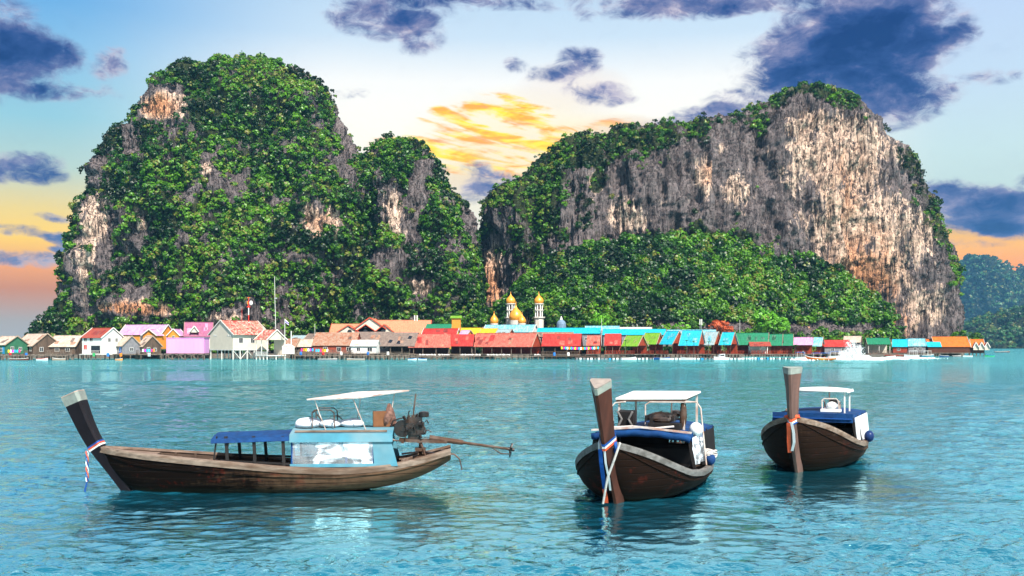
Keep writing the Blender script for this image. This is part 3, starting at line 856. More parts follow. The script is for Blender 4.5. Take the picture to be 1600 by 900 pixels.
def tone(m, name, k, d=(0.2, 0.12, 0.09)):
    return roofm(name, k, d, 0.4)
CYAN_D = roofm('faded_cyan_tin', (0.05, 0.40, 0.50), (0.25, 0.42, 0.45), 0.6)
RED_D = roofm('dark_red_tin', (0.30, 0.03, 0.025), (0.15, 0.04, 0.03), 0.6)
LIME_D = roofm('dull_lime_tin', (0.13, 0.26, 0.02), (0.2, 0.22, 0.06), 0.6)
GREEN_D = roofm('dull_green_tin', (0.02, 0.14, 0.08), (0.08, 0.16, 0.1), 0.6)
PINK_D = roofm('dull_pink_tin', (0.55, 0.27, 0.44), (0.4, 0.25, 0.3), 0.6)
ORANGE_D = roofm('dull_orange_tiles', (0.55, 0.14, 0.02), (0.3, 0.1, 0.04), 0.6)
PATCH = {'cyan_tin': (CYAN_D,), 'sky_blue_tin': (CYAN_D, GREYB), 'grey_blue_tin': (OLD, SKYB), 'red_tin': (RED_D, SALMON), 'faded_red_tin': (RED_D, RUST, RED), 'lime_tin': (LIME_D,), 'green_tin': (GREEN_D,),
         'pink_tin': (PINK_D,), 'orange_tiles': (ORANGE_D,), 'weathered_red_tin': (RUST, SALMON), 'white_tin': (TIN,), 'brick_red_sheet': (RED_D,), 'mauve_tiles': (PINK_D,), 'yellow_tin': (YELLOW,), 'lavender_tin': (PINK_D,), 'peach_tiles': (PEACH,)}
WOOD = mat('weathered_planks', (0.085, 0.058, 0.042), 0.85, 0.45, 2.2, stretch=(3, 3, 0.5), dirt=(0.03, 0.022, 0.018, 1))
POST = mat('grey_stilt_wood', (0.15, 0.115, 0.09), 0.9, 0.35, 3, dirt=(0.02, 0.017, 0.015, 1), dirt_amt=0.6)
REDWOOD = mat('red_stained_wood', (0.24, 0.035, 0.015), 0.7, 0.45, 2.0, stretch=(3, 3, 1), dirt=(0.07, 0.018, 0.012, 1))
DARKWOOD = mat('dark_brown_boards', (0.07, 0.026, 0.016), 0.8, 0.4, 2.0)
CREAM = mat('cream_render', (0.462, 0.413, 0.336), 0.8, 0.08, 0.7, dirt=(0.40, 0.34, 0.28, 1), dirt_amt=0.35)
WHITE = mat('white_paint', (0.532, 0.518, 0.490), 0.6, 0.06, 0.8, dirt=(0.45, 0.40, 0.34, 1), dirt_amt=0.3)
ORWALL = mat('orange_wall', (0.490, 0.189, 0.028), 0.8, 0.12, 0.8)
GRNWALL = mat('green_boards', (0.03, 0.11, 0.06), 0.8, 0.2, 1.2)
BLUWALL = mat('blue_boards', (0.02, 0.17, 0.32), 0.8, 0.25, 1.2)
GREYWALL = mat('grey_boards', (0.154, 0.147, 0.154), 0.85, 0.25, 1.5)
BRICKW = mat('brick_wall', (0.210, 0.045, 0.025), 0.85, 0.3, 1.5)
PANE = mat('dark_window_glass', (0.012, 0.014, 0.018), 0.15, 0.2, 1.0, spec=0.6)
TRIM = mat('pale_bargeboard', (0.294, 0.210, 0.154), 0.8, 0.2, 2)
TRIMW = mat('white_bargeboard', (0.546, 0.518, 0.476), 0.7, 0.06, 2)
CLOTH_W = mat('white_cloth', (0.462, 0.448, 0.420), 0.9, 0.15, 2)
PINKWALL = mat('pink_sheet_wall', (0.504, 0.238, 0.434), 0.6, 0.08, 0.5, stretch=(1, 1, 0.08), dirt=(0.55, 0.2, 0.44, 1), dirt_amt=0.7)
BLUE_T = mat('blue_tarp', (0.010, 0.10, 0.34), 0.6, 0.3, 2)
GOLD = mat('gold_dome', (0.680, 0.281, 0.030), 0.35, 0.10, 0.8, spec=0.5, metal=0.25)
FLOAT = mat('white_float', (0.518, 0.532, 0.532), 0.5, 0.1, 2)
BL_F = mat('blue_float', (0.02, 0.2, 0.4), 0.5, 0.1, 2)
REDP = mat('red_paint', (0.45, 0.03, 0.02), 0.6, 0.1, 2)
STONE = mat('mosque_stone', (0.434, 0.399, 0.350), 0.8, 0.1, 1)


def px2z(py, D): return CAM_H + (HY - py) / F * D


# ------------------------------------------------------------------ houses
def window(parent, c, w, h_, axis, frame=WHITE, red=False):
    """a framed window lying on a wall; axis 'y' faces local -Y, 'x' faces local +X, 'X' faces -X"""
    mb = MB(); t = 0.09; p = 0.07
    cx, cy, cz = c
    def b(dx, dz, sw, sh, off, M):
        if axis == 'y': M.box((cx + dx, cy - off, cz + dz), (sw, p, sh))
        else:
            sg = 1 if axis == 'x' else -1
            M.box((cx + sg * off, cy + dx, cz + dz), (p, sw, sh))
    b(0, h_ / 2, w + t, t, 0.04, mb); b(0, -h_ / 2, w + t, t, 0.04, mb)
    b(-w / 2, 0, t, h_ - t, 0.04, mb); b(w / 2, 0, t, h_ - t, 0.04, mb); b(0, 0, t * 0.7, h_ - t, 0.035, mb)
    f = mb.build('window', frame, parent)
    g = MB()
    b(0, 0, w - t * 0.5, h_ - t, 0.012, g)
    g.build('pane', REDP if red else PANE, f)
    return f


def stilts(root, L, W, zf, nx, ny, m=POST, brace=False, w=0.22):
    for i in range(nx):
        for j in range(ny):
            x = -L / 2 + 0.15 + (L - 0.3) * i / max(1, nx - 1); y = -W / 2 + 0.15 + (W - 0.3) * j / max(1, ny - 1)
            mb = MB(); mb.bar((x, y, -1.2), (x + random.uniform(-.06, .06), y, zf - 0.02), w)
            mb.build('stilt', m, root)
    if brace:
        for i in range(nx - 1):
            x = -L / 2 + 0.15 + (L - 0.3) * i / max(1, nx - 1); x2 = -L / 2 + 0.15 + (L - 0.3) * (i + 1) / max(1, nx - 1)
            mb = MB(); y = -W / 2 - 0.0
            a, b = ((x, y, 0.1), (x2, y, zf - 0.2)) if i % 2 else ((x, y, zf - 0.2), (x2, y, 0.1))
            mb.bar(a, b, 0.13); mb.build('brace', m, root)


def gable(root, L, W, zf, ze, zr, roof, wall, trim=TRIM, ov=0.5, wins=(), gwins=(), gside=1, openfront=False, ovx=0.45, x=0.0, y=0.0, turn=False, wallm_g=None, back=True, gvent=False):
    """one gabled volume with the ridge along local X (or Y when turn): wall, roof, bargeboards, windows"""
    def T(p):
        if turn: p = (p[1] * 1.0, -p[0], p[2])
        return (p[0] + x, p[1] + y, p[2])
    def TM(mb):
        mb.v = [T(p) for p in mb.v]; return mb
    zw = ze + (zr - ze) * ov / (W / 2 + ov)      # roof height above the wall line
    mb = MB()
    t = 0.14
    if not openfront:
        mb.prism([(-W / 2, zf), (W / 2, zf), (W / 2, zw - .06), (0, zr - 0.1), (-W / 2, zw - .06)], -L / 2, L / 2, axis='x')
    else:
        mb.box((0, W / 2 - 0.06, (zf + zw) / 2 - .05), (L, 0.12, zw - zf - .1))
        for s in (-1, 1):
            if s == gside or True:
                mb.prism([(-W / 2, zw - 0.35), (W / 2, zw - 0.35), (0, zr - 0.1)], s * L / 2 - (t if s > 0 else 0), s * L / 2 + (t if s < 0 else 0), axis='x')
    TM(mb).build('wall', wall, root)
    rb = MB(); th = 0.10
    for s in (-1, 1):
        e = s * (W / 2 + ov)
        rb.slab([(-L / 2 - ovx, e, ze), (L / 2 + ovx, e, ze), (L / 2 + ovx, 0, zr), (-L / 2 - ovx, 0, zr)][::(1 if s < 0 else -1)], th)
    TM(rb).build('roof', roof, root)
    if trim is not None:
        for s in (-1, 1):
            tb = MB()
            for e in (-1, 1):
                xx = s * (L / 2 + ovx + 0.04)
                tb.bar((xx, e * (W / 2 + ov + .02), ze - 0.02), (xx, 0, zr + 0.06), 0.08, 0.26, up=(0, 0, 1))
            TM(tb).build('bargeboard', trim, root)
        rc = MB(); rc.bar((-L / 2 - ovx, 0, zr + .03), (L / 2 + ovx, 0, zr + .03), 0.3, 0.09)
        TM(rc).build('ridge_cap', roof, root)
    if not turn:
        for (fx, fz, w, h_, *k) in wins:
            window(root, (x - L / 2 + fx * L, y - W / 2, zf + fz * (zw - zf)), w, h_, 'y', red=bool(k))
        for (fy, fz, w, h_) in gwins:
            window(root, (x + gside * L / 2, y + (-W / 2 + fy * W) , zf + fz * (zw - zf)), w, h_, 'x' if gside > 0 else 'X')
    else:
        for (fx, fz, w, h_) in gwins:   # front gable faces -Y
            window(root, (x - W / 2 + fx * W, y - L / 2, zf + fz * (zw - zf)), w, h_, 'y')
    return zw


def house(name, label, x0, x1, ry, ey, fy, D, roof, wall, g=0, side='R', W=7.0, trim=TRIM, cat='house', group=None, wins=(), gwins=(),
          open_=False, st=(5, 2), deck=0.0, rail=None, ov=0.45, brace=False, postm=POST, door=None, fz=None, L=None, base=None):
    s = F / D
    zr, ze = px2z(ry, D), px2z(ey, D)
    zf = max(0.9, px2z(fy, D))
    wm = (x1 - x0) / s
    if side == 'F':
        Ln = L or 6.0; Wd = max(1.5, wm - 2 * ov); phi = math.pi / 2
    else:
        gm = g / s
        phi = math.asin(min(0.95, gm / W)) if g else R(4)
        Wd = max(1.2, W - 2 * ov)
        Ln = max(1.5, (wm - W * math.sin(phi)) / math.cos(phi) - 0.6)
    sg = -1 if side in ('R', 'F') else 1
    if not wins and not open_ and side != 'F' and D < 345:
        k = int(Ln / 2.6)
        wins = [((i + .5) / k, .45 + .08 * (i % 2), (1.0, 1.3, .8)[i % 3], (1.1, 1.7, .9)[i % 3]) for i in range(k)]
    if not gwins and not open_ and g >= 14: gwins = [(.3, .42, .9, 1.7), (.66, .5, .9, .9)]
    xc = ((x0 + x1) / 2 - 800) / F * D
    dy = (Ln / 2 * abs(math.sin(phi)) + Wd / 2 * math.cos(phi))
    root = empty(name, (xc, D + dy, 0), sg * phi)
    tag(root, label, cat, group)
    gs = 1 if side in ('R', 'F') else -1
    gable(root, Ln, Wd, zf, ze, zr, roof, wall, trim, ov, wins, gwins, gs, open_, ovx=0.3)
    if D < 322 and Ln > 3:
        hw = Wd / 2 + ov; rr = random.Random(int(x0 * 7 + ry))
        for i in range(max(2, int(Ln / 2.2))):
            t0 = rr.uniform(.05, .6); t1 = min(.97, t0 + rr.uniform(.15, .45)); xa = rr.uniform(-Ln / 2, Ln / 2 - 1.4); xb = xa + rr.uniform(.7, 1.5)
            P = [(xa, -hw * (1 - t0), ze + (zr - ze) * t0 + .045), (xb, -hw * (1 - t0), ze + (zr - ze) * t0 + .045), (xb, -hw * (1 - t1), ze + (zr - ze) * t1 + .045), (xa, -hw * (1 - t1), ze + (zr - ze) * t1 + .045)]
            mb = MB(); mb.slab(P, .02); mb.build('roof_patch', rr.choice(PATCH.get(roof.name, (OLD, RUST))), root)
    # floor platform
    fb = MB(); e = deck
    fb.box((0, -e / 2, zf - 0.14), (Ln + 0.2, Wd + e + 0.1, 0.2)); fb.build('deck', base or POST, root)
    nx, ny = st
    if nx: stilts(root, Ln, Wd + e, zf - 0.2, nx, ny, postm, brace)
    if open_:
        zw = ze + (zr - ze) * ov / (Wd / 2 + ov)
        n = max(3, int(Ln / 2.6))
        for i in range(n):
            xx = -Ln / 2 + 0.12 + (Ln - 0.24) * i / (n - 1)
            mb = MB(); mb.bar((xx, -Wd / 2 + .1, zf), (xx, -Wd / 2 + .1, zw), 0.16); mb.build('post', postm, root)
    if rail is not None:
        yy = -Wd / 2 - e + 0.05
        rb = MB()
        rb.bar((-Ln / 2, yy, zf + 0.95), (Ln / 2, yy, zf + 0.95), 0.09)
        rb.bar((-Ln / 2, yy, zf + 0.15), (Ln / 2, yy, zf + 0.15), 0.09)
        k = int(Ln / 0.45)
        for i in range(k + 1):
            xx = -Ln / 2 + Ln * i / k
            rb.box((xx, yy, zf + 0.5), (0.16 if i % 4 else 0.12, 0.05, 0.92))
        rb.build('railing', rail, root)
    if door is not None:
        fx, dm = door
        db = MB(); db.box((-Ln / 2 + fx * Ln, -Wd / 2 - 0.03, zf + 1.0), (0.95, 0.08, 2.0)); db.build('door', dm, root)
    root['_L'] = Ln; root['_W'] = Wd
    return root, Ln, Wd, zf


def D_at(px):
    return float(np.interp(px, [0, 800, 1170, 1300, 1400, 1550], [284, 300, 312, 330, 372, 392]))


def HS(name, label, x0, x1, ry, ey, fy, roof, wall, off=0, **k):
    return house(name, label, x0, x1, ry, ey, fy, D_at((x0 + x1) / 2) + off, roof, wall, **k)


# left end
HS('stilt_hut', 'pale-roofed hut with a green gable at the left edge of the village', -22, 29, 525, 539, 553, TIN, GRNWALL, g=20, W=8, wins=[(0.7, 0.4, 1.2, 1.0)], st=(5, 2), deck=1.5, door=(0.85, BLUWALL))
HS('stilt_house', 'big sand-coloured tin roof house with a dark open gable near the left edge', 0, 83, 521, 541, 553, TIN, WOOD, 4, g=32, W=9, gwins=[(0.3, 0.5, 1.0, 1.2)], st=(8, 2), deck=1.5, rail=POST, door=(0.62, GRNWALL))
HS('stilt_house', 'low tin-roofed wooden house left of the white red-roofed house', 74, 122, 524, 542, 553, TIN, WOOD, 6, W=8, wins=[(0.3, 0.5, 1.2, 1.0), (0.7, 0.5, 1.2, 1.0)], st=(6, 2), deck=2, rail=POST)
r4, L4, W4, z4 = HS('white_house', 'two-storey white house with a red tiled roof on short stilts', 117, 181, 512, 528, 553, RED_OLD if False else BRICKRED, WHITE, g=22, W=8.5, trim=TRIMW, st=(5, 2), deck=0.8, base=WHITE,
                   wins=[(0.18, 0.84, 1.3, 0.85), (0.48, 0.84, 1.3, 0.85), (0.18, 0.40, 1.3, 1.3, 1)], gwins=[(0.35, 0.82, 0.9, 1.1), (0.68, 0.82, 0.9, 1.1)])
mb = MB(); mb.box((L4 * 0.2, -W4 / 2 - 0.02, z4 + 1.25), (L4 * 0.45, 0.12, 2.1)); mb.build('porch_shade_panel', PANE, r4)  # dark box on the wall, standing for the shade inside the porch
mb = MB()
for i in range(7): mb.box((L4 * 0.02 + i * L4 * 0.06, -W4 / 2 - 0.3, z4 + 0.45), (0.05, 0.05, 0.9))
mb.bar((0, -W4 / 2 - .3, z4 + .92), (L4 * .45, -W4 / 2 - .3, z4 + .92), .07); mb.build('railing', WHITE, r4)
HS('stilt_hut', 'small sand-roofed hut with a blue tarp, right of the white red-roofed house', 177, 213, 525, 541, 553, TIN, GREYWALL, 2, g=22, W=6.5, st=(4, 2), deck=1.5, gwins=[(0.5, .5, 1, 1)], door=(.6, BLUE_T))
HS('stilt_hut', 'second small sand-roofed hut, left of the pink sheet wall', 208, 247, 525, 542, 553, TIN, WOOD, 5, g=24, W=6.5, st=(4, 2), deck=1.5, rail=POST)
# pink roofed orange house with cross gables
rp, Lp, Wp, zp = HS('orange_house', 'orange house under a long pink roof behind the small huts', 178, 262, 507, 523, 545, PINK, ORWALL, 22, g=10, W=8, trim=TRIMW, st=(5, 2), wins=[(0.55, .7, 1.2, 1.3), (0.72, .7, 1.2, 1.3), (0.9, .7, 1.2, 1.3)])
zr_, ze_ = px2z(514, 300), px2z(524, 300)
gable(rp, 3.0, 4.6, zp, ze_, zr_, PINK, ORWALL, TRIMW, 0.4, x=Lp / 2 - 2.0, y=-Wp / 2 - 1.2, turn=True, gwins=[(0.5, .8, 1.6, 1.2)])
HS('orange_annex', 'narrow orange annex with a small pink gable beside the pink tarpaulin wall', 260, 282, 514, 525, 545, PINK, ORWALL, 24, side='F', trim=TRIMW, st=(3, 2), gwins=[(0.5, .82, .8, .8)])
# pink sheet shed
Dp_ = 284
root = empty('pink_shed', ((288.5 - 800) / F * Dp_, Dp_ + 3, 0)); tag(root, 'flat pink shed of ribbed sheets on stilts left of the cream house', 'shed')
w_ = 59 / F * Dp_
mb = MB(); z0, z1 = px2z(552, Dp_), px2z(528, Dp_)
mb.box((0, 0, (z0 + z1) / 2), (w_, 5, z1 - z0)); mb.build('wall', PINKWALL, root)
for i in range(9):
    mb = MB(); mb.box((-w_ / 2 + 0.3 + i * (w_ - .6) / 8, -2.54, (z0 + z1) / 2), (0.16, 0.07, z1 - z0 - .1)); mb.build('rib', PINKWALL, root)
mb = MB(); mb.box((0, 0, z1 + .05), (w_ + .3, 5.3, .12)); mb.build('roof', PINK, root)
mb = MB(); mb.box((0, -.2, z0 - .13), (w_ + .6, 5.6, .2)); mb.build('deck', POST, root)
stilts(root, w_ + .4, 5.4, z0 - .2, 7, 2, POST, True)
# mauve hipped roof
rm, Lm, Wm, zm = HS('mauve_house', 'house with a dusty mauve roof and a tiny white dormer behind the pink shed', 276, 330, 503, 526, 545, MAUVE, CREAM, 24, g=12, W=9, side='L', st=(4, 2))
gable(rm, 2.2, 2.2, px2z(519, 308), px2z(518, 308), px2z(509, 308), MAUVE, CREAM, TRIMW, 0.25, x=-1.2, y=-Wm / 2 + 0.6, turn=True)
# cream house
rc_, Lc, Wc, zc = HS('cream_house', 'large cream stilt house with a rust-streaked red roof and front gable', 311, 412, 500, 523, 546, RED_OLD, CREAM, 2, g=55, side='L', W=13.5, trim=TRIMW, base=WHITE, postm=TRIMW, brace=True, st=(6, 3), ov=0.8,
                     wins=[(0.22, .55, 1.3, 1.5), (0.55, .55, 1.3, 1.5)], gwins=[(0.12, .86, .5, .4), (0.2, .86, .5, .4), (0.72, .86, .5, .4), (0.8, .86, .5, .4)], rail=None)
HS('cream_porch', 'small cream porch building with a rusty gabled roof at the right of the cream house', 392, 443, 515, 531, 555, RED_OLD, CREAM, -2, g=26, W=7.5, side='R', trim=TRIMW, base=WHITE, postm=TRIMW, st=(4, 3), open_=True, rail=WHITE)
# huts between the sign and the long rusty roofs
HS('stilt_hut', 'low brown hut behind the white sign board', 440, 470, 529, 543, 552, RUST, WOOD, 8, g=8, W=6, st=(3, 2))
HS('stilt_hut', 'brown gabled hut with a patch of blue sheet right of the white sign', 463, 503, 530, 542, 552, TIN, DARKWOOD, 6, g=6, W=6, st=(4, 2), deck=2, rail=POST, wins=[(.5, .5, 1, 1)])
HS('grey_hut', 'grey-brown gable behind the brown huts at the foot of the left mountain', 472, 500, 521, 533, 545, OLD, WOOD, 20, g=14, W=6, st=(0, 0))
HS('grey_hut', 'small dull blue roof behind the sign board', 452, 480, 524, 531, 545, GREYB, GREYWALL, 26, g=6, W=6, st=(0, 0))
rl, Ll, Wl, zl_ = HS('long_house', 'long stilt house under a patchwork rusty roof, laundry on its porch', 486, 560, 519, 540, 552, RUST, BRICKW, 3, W=10, g=4, trim=None, st=(9, 2), deck=2.5, rail=POST, wins=[(.3, .45, 1.2, 1.2), (.62, .45, 1.2, 1.2), (.85, .45, 1.2, 1.2)])
HS('long_house', 'stilt house with old brown roof behind the white tin awning', 548, 612, 518, 534, 552, OLD, GREYWALL, 7, W=9, g=4, trim=None, st=(5, 2))
HS('tin_lean_to', 'low lean-to with a clean white tin roof between two rusty roofs', 546, 592, 531, 541, 552, WHITE_TIN, WHITE, -1, W=6, g=3, trim=None, st=(5, 2), deck=2, wins=[(.3, .5, 1, 1), (.75, .5, 1.4, 1.2)])
rh, Lh, Wh, zh = HS('open_shed', 'open shed under a torn grey-brown roof left of the red restaurant roofs', 588, 656, 519, 541, 552, OLD, WOOD, 1, W=10, g=8, side='R', trim=None, st=(7, 2), open_=True, deck=1)
for k_, (fx, fy_) in enumerate(((-.2, .62), (.05, .7), (.32, .35))):
    mb = MB(); zr2, ze2 = px2z(519, D_at(622) + 1), px2z(541, D_at(622) + 1); hw = Wh / 2 + .45
    y_ = -hw * fy_; z_ = zr2 + (ze2 - zr2) * fy_ + .03
    sl = (ze2 - zr2) / hw
    x_ = fx * Lh
    mb.slab([(x_ - .6, y_ - .6, z_ + .6 * sl), (x_ + .5, y_ - .7, z_ + .7 * sl), (x_ + .7, y_ + .3, z_ - .3 * sl), (x_ - .3, y_ + .5, z_ - .5 * sl)], .02)
    mb.build('roof_hole_shade', PANE, rh)  # dark sheet laid on the roof to stand for the shade in a hole

# the peach-roofed school with cream gables
Ds = 336
root = empty('school_building', ((592 - 800) / F * Ds, Ds + 8, 0)); tag(root, 'large building with peach tiled roofs and several cream gables with arched windows', 'building')
def X_(px): return (px - 592) / F * Ds
def sec(x0, x1, ry, ey, W, y, turn=False, L=10, gw=()):
    if turn: gable(root, L, (x1 - x0) / F * Ds - .8, 2, px2z(ey, Ds), px2z(ry, Ds), PEACH, CREAM, BRICKTRIM, 0.4, x=X_((x0 + x1) / 2), y=y, turn=True, gwins=gw)
    else: gable(root, (x1 - x0) / F * Ds, W, 2, px2z(ey, Ds), px2z(ry, Ds), PEACH, CREAM, BRICKTRIM, 0.4, x=X_((x0 + x1) / 2), y=y)
BRICKTRIM = mat('red_verge', (0.45, 0.06, 0.03), 0.7, 0.1)
sec(512, 560, 505, 521, 9, 2.0)
sec(566, 668, 499, 521, 11, 3.0)
sec(550, 602, 496, 514, 0, 1.0, True, 12)
for (a_, b_, r_, e_) in ((524, 560, 508, 519), (553, 586, 507, 518), (584, 613, 507, 518)):
    sec(a_, b_, r_, e_, 0, -3.0, True, 4)
for px_ in (544, 569, 597):
    w1 = MB(); xx = X_(px_); zc_ = px2z(518, Ds)
    pts = [(xx + 0.75 * math.cos(t), zc_ + 0.75 * math.sin(t)) for t in np.linspace(0, math.pi, 9)]
    pts = [(p[0], p[1]) for p in pts] + [(xx - .75, zc_ - .8), (xx + .75, zc_ - .8)]
    w1.prism(pts, -5.06, -5.0); w1.build('arched_window', PANE, root)
    w1 = MB(); w1.box((xx, -5.03, px2z(511.5, Ds)), (.7, .06, .4)); w1.build('gable_vent', PANE, root)
for px_ in (643, 647):
    mb = MB(); mb.box((X_(px_), 3, px2z(496, Ds)), (0.4, .5, 2.0)); mb.build('chimney', WHITE, root)

# red restaurant row (left half)
HS('red_roof_house', 'bright red roof with a yellow gable behind the faded red restaurant roof', 657, 719, 513, 525, 545, RED, YELLOW, 16, g=6, W=8, st=(0, 0), trim=TRIMW)
HS('restaurant', 'open restaurant under a faded red roof with torn sheets, left end of the red row', 634, 704, 522, 543, 553, SALMON, DARKWOOD, 0, W=10, g=4, side='L', trim=None, st=(8, 2), open_=True, deck=1.2)
HS('restaurant', 'open restaurant under a plain red roof between the faded one and the big one', 698, 742, 522, 541, 553, RED_OLD if False else RED, DARKWOOD, 2, W=9, g=3, trim=None, st=(5, 2), open_=True, deck=1.2)
HS('restaurant', 'widest open waterfront restaurant with a patched red roof and an orange end wall', 734, 849, 520, 542, 553, SALMON, REDWOOD, 0, W=10, g=18, trim=TRIM, st=(11, 2), open_=True, deck=1.5)
HS('restaurant', 'red-roofed restaurant with coloured bunting, right of the orange end wall', 846, 914, 521, 541, 554, RED, DARKWOOD, 2, W=9, g=7, trim=None, st=(7, 2), open_=True, deck=2, rail=WOOD)
HS('restaurant', 'steep faded red pavilion left of the darker red pavilion', 916, 943, 524, 540, 553, SALMON, REDWOOD, 1, W=7, g=6, trim=None, st=(4, 2), open_=True, deck=2, rail=REDWOOD)
HS('restaurant', 'steep darker red pavilion next to the lime roofs', 944, 976, 521, 540, 553, RED, REDWOOD, 3, W=8, g=6, trim=None, st=(4, 2), open_=True, deck=2, rail=REDWOOD)
# the roofs behind
HS('back_roof_house', 'low green roof between the peach roofs and the yellow tower', 664, 708, 506, 514, 540, GREEN, CREAM, 34, W=8, g=3, st=(0, 0))
HS('back_roof_house', 'yellow-roofed house right of the yellow tower', 716, 758, 512, 522, 540, YELLOW, ORWALL, 28, W=8, g=8, st=(0, 0))
HS('back_roof_house', 'small yellow and green roof in front of the sky blue mosque roof', 748, 782, 513, 523, 540, YELLOW, GRNWALL, 22, W=7, g=8, st=(0, 0))
HS('back_roof_house', 'small lavender gable in front of the yellow roof', 716, 740, 516, 524, 540, LAV, ORWALL, 14, W=5, g=10, st=(0, 0))
HS('back_roof_house', 'pale blue gabled roof poking over the widest red roof', 772, 806, 514, 524, 540, GREYB, BRICKW, 14, W=7, g=12, st=(0, 0))
HS('mosque_hall', 'mosque hall with a sky blue roof and white gable below the golden domes', 752, 844, 507, 519, 540, SKYB, WHITE, 30, W=9, g=12, st=(0, 0), trim=TRIMW, cat='mosque')
HS('back_roof_house', 'long bright cyan roof right of the mosque hall', 838, 944, 512, 521, 540, CYAN, GREYWALL, 22, W=8, g=6, st=(0, 0))
HS('back_roof_house', 'lighter blue roof standing above the long cyan roof', 914, 972, 509, 516, 540, SKYB, GREYWALL, 34, W=8, g=4, st=(0, 0))
HS('back_roof_house', 'whitish tin roof at the foot of the forest slope', 968, 1023, 511, 518, 540, WHITE_TIN, GREYWALL, 36, W=8, g=4, st=(0, 0))
HS('back_roof_house', 'cyan roof behind the lime roofs', 942, 1046, 514, 523, 540, CYAN, GREYWALL, 24, W=8, g=5, st=(0, 0))
HS('back_roof_house', 'pale blue roof behind the steep blue roofs', 1044, 1124, 515, 524, 540, SKYB, GREYWALL, 24, W=8, g=4, st=(0, 0))
HS('back_roof_house', 'thin rusty roof edge above the red bunting restaurant', 826, 898, 519, 526, 540, RUST, GREYWALL, 14, W=6, g=3, st=(0, 0))
# steep pavilions (right half)
for a in (('lime green pavilion, left and lower of the two lime roofs', 972, 1013, 524, 541, LIME, 14, 0),
          ('lime green pavilion, right and higher of the two lime roofs', 1003, 1039, 520, 538, LIME, 12, 5),
          ('cyan pavilion beside the lime roofs, its gable turned to the sea', 1032, 1073, 517, 538, CYAN, 18, 3),
          ('widest cyan pavilion, in the middle of the steep row', 1062, 1105, 516, 540, CYAN, 12, 0),
          ('grey-blue pavilion between two cyan ones', 1098, 1132, 518, 539, GREYB, 14, 3),
          ('narrow cyan pavilion left of the dark green roofs', 1124, 1157, 519, 539, CYAN, 13, 0),
          ('dark green pavilion with a long roof behind the small red awning', 1150, 1207, 520, 539, GREEN, 8, 3),
          ('dark green pavilion in the middle of three', 1198, 1229, 522, 540, GREEN, 8, 0),
          ('dark green pavilion nearest the pink roof', 1220, 1245, 522, 540, GREEN, 7, 2),
          ('pink-roofed pavilion', 1241, 1276, 527, 539, PINK, 7, 0),
          ('small light blue striped pavilion', 1270, 1294, 527, 541, SKYB, 10, 3)):
    lb, a0, a1, r_, e_, rf, g_, of = a
    HS('pavilion', lb + ', red wooden deck', a0, a1 + 4, r_, e_, 553, rf, REDWOOD, of, g=g_ * 1.5, W=7.5, st=(4, 2), open_=True, deck=2.5, rail=REDWOOD, cat='restaurant', group='steep-roofed pavilions on the waterfront', trim=TRIM, postm=DARKWOOD, ov=0.6)
HS('awning_house', 'low red awning roof in front of the dark green pavilions', 1172, 1208, 534, 541, 553, BRICKRED, WHITE, -3, W=6, g=3, st=(4, 2), open_=True, deck=1, rail=REDWOOD, trim=None)
HS('red_roof_house', 'low red tin roof behind the moving longtail boat', 1288, 1334, 531, 542, 552, RED, GREYWALL, 0, W=7, g=3, st=(5, 2), trim=None, deck=2, wins=[(.3, .5, 1, 1), (.7, .5, 1, 1)])
HS('grey_house', 'grey house with a pale tan roof beside the spray', 1320, 1358, 525, 535, 550, TIN, GREYWALL, 8, W=8, g=14, st=(4, 2), wins=[(.5, .6, 1, 1)])
HS('green_pavilion', 'green-roofed pavilion with white posts right of the spray', 1357, 1400, 528, 538, 552, GREEN, CREAM, 0, W=9, g=8, st=(5, 2), open_=True, deck=3, postm=TRIMW, rail=POST)
HS('blue_house', 'bright cyan roof house with a small wooden gable', 1396, 1430, 530, 542, 551, CYAN, BRICKW, 2, W=8, g=12, st=(4, 2), wins=[(.4, .5, 1, 1)])
HS('blue_house', 'sky blue roof house right of the bright cyan one', 1420, 1455, 529, 541, 551, SKYB, GREYWALL, 5, W=8, g=8, st=(4, 2), wins=[(.4, .5, 1, 1), (.7, .5, 1, 1)])
HS('blue_house', 'small cyan lean-to next to the orange roofs', 1450, 1476, 534, 542, 551, CYAN, DARKWOOD, 1, W=6, g=5, st=(4, 2), trim=None)
HS('orange_roof_house', 'small orange roof between the blue and the big orange roof', 1450, 1470, 530, 538, 550, ORANGE, DARKWOOD, 9, W=6, g=3, st=(0, 0))
HS('orange_roof_house', 'big orange roof house with dark wooden walls', 1463, 1522, 526, 542, 551, ORANGE, DARKWOOD, 0, W=10, g=6, st=(7, 2), trim=TRIMW, deck=1.5, rail=DARKWOOD)
ro, Lo, Wo, zo = HS('orange_roof_house', 'last orange roof house at the right end with three small white gables', 1519, 1547, 530, 543, 551, ORANGE, DARKWOOD, 3, W=8, g=8, st=(4, 2), trim=TRIMW)
for i in range(3):
    gable(ro, 1.6, 1.7, zo + 1, px2z(543, 392), px2z(535, 392), ORANGE, CREAM, TRIMW, 0.2, x=-Lo / 2 + 1.2 + i * 2.0, y=-Wo / 2 - .3, turn=True)

# yellow tower
Dt = 320
t = empty('yellow_tower', ((712.5 - 800) / F * Dt, Dt + 2, 0)); tag(t, 'square orange-yellow tower with a green cap behind the red roofs', 'tower')
mb = MB(); mb.box((0, 0, (px2z(497, Dt) + 1) / 2), (2.7, 2.7, px2z(497, Dt) - 1)); mb.build('wall', ORWALL, t)
mb = MB(); z_ = px2z(497, Dt)
for s in (-1, 1): mb.slab([(-1.8, s * 1.8, z_), (1.8, s * 1.8, z_), (1.8, 0, z_ + .8), (-1.8, 0, z_ + .8)][::(1 if s < 0 else -1)], .1)
mb.build('roof', LIME, t)

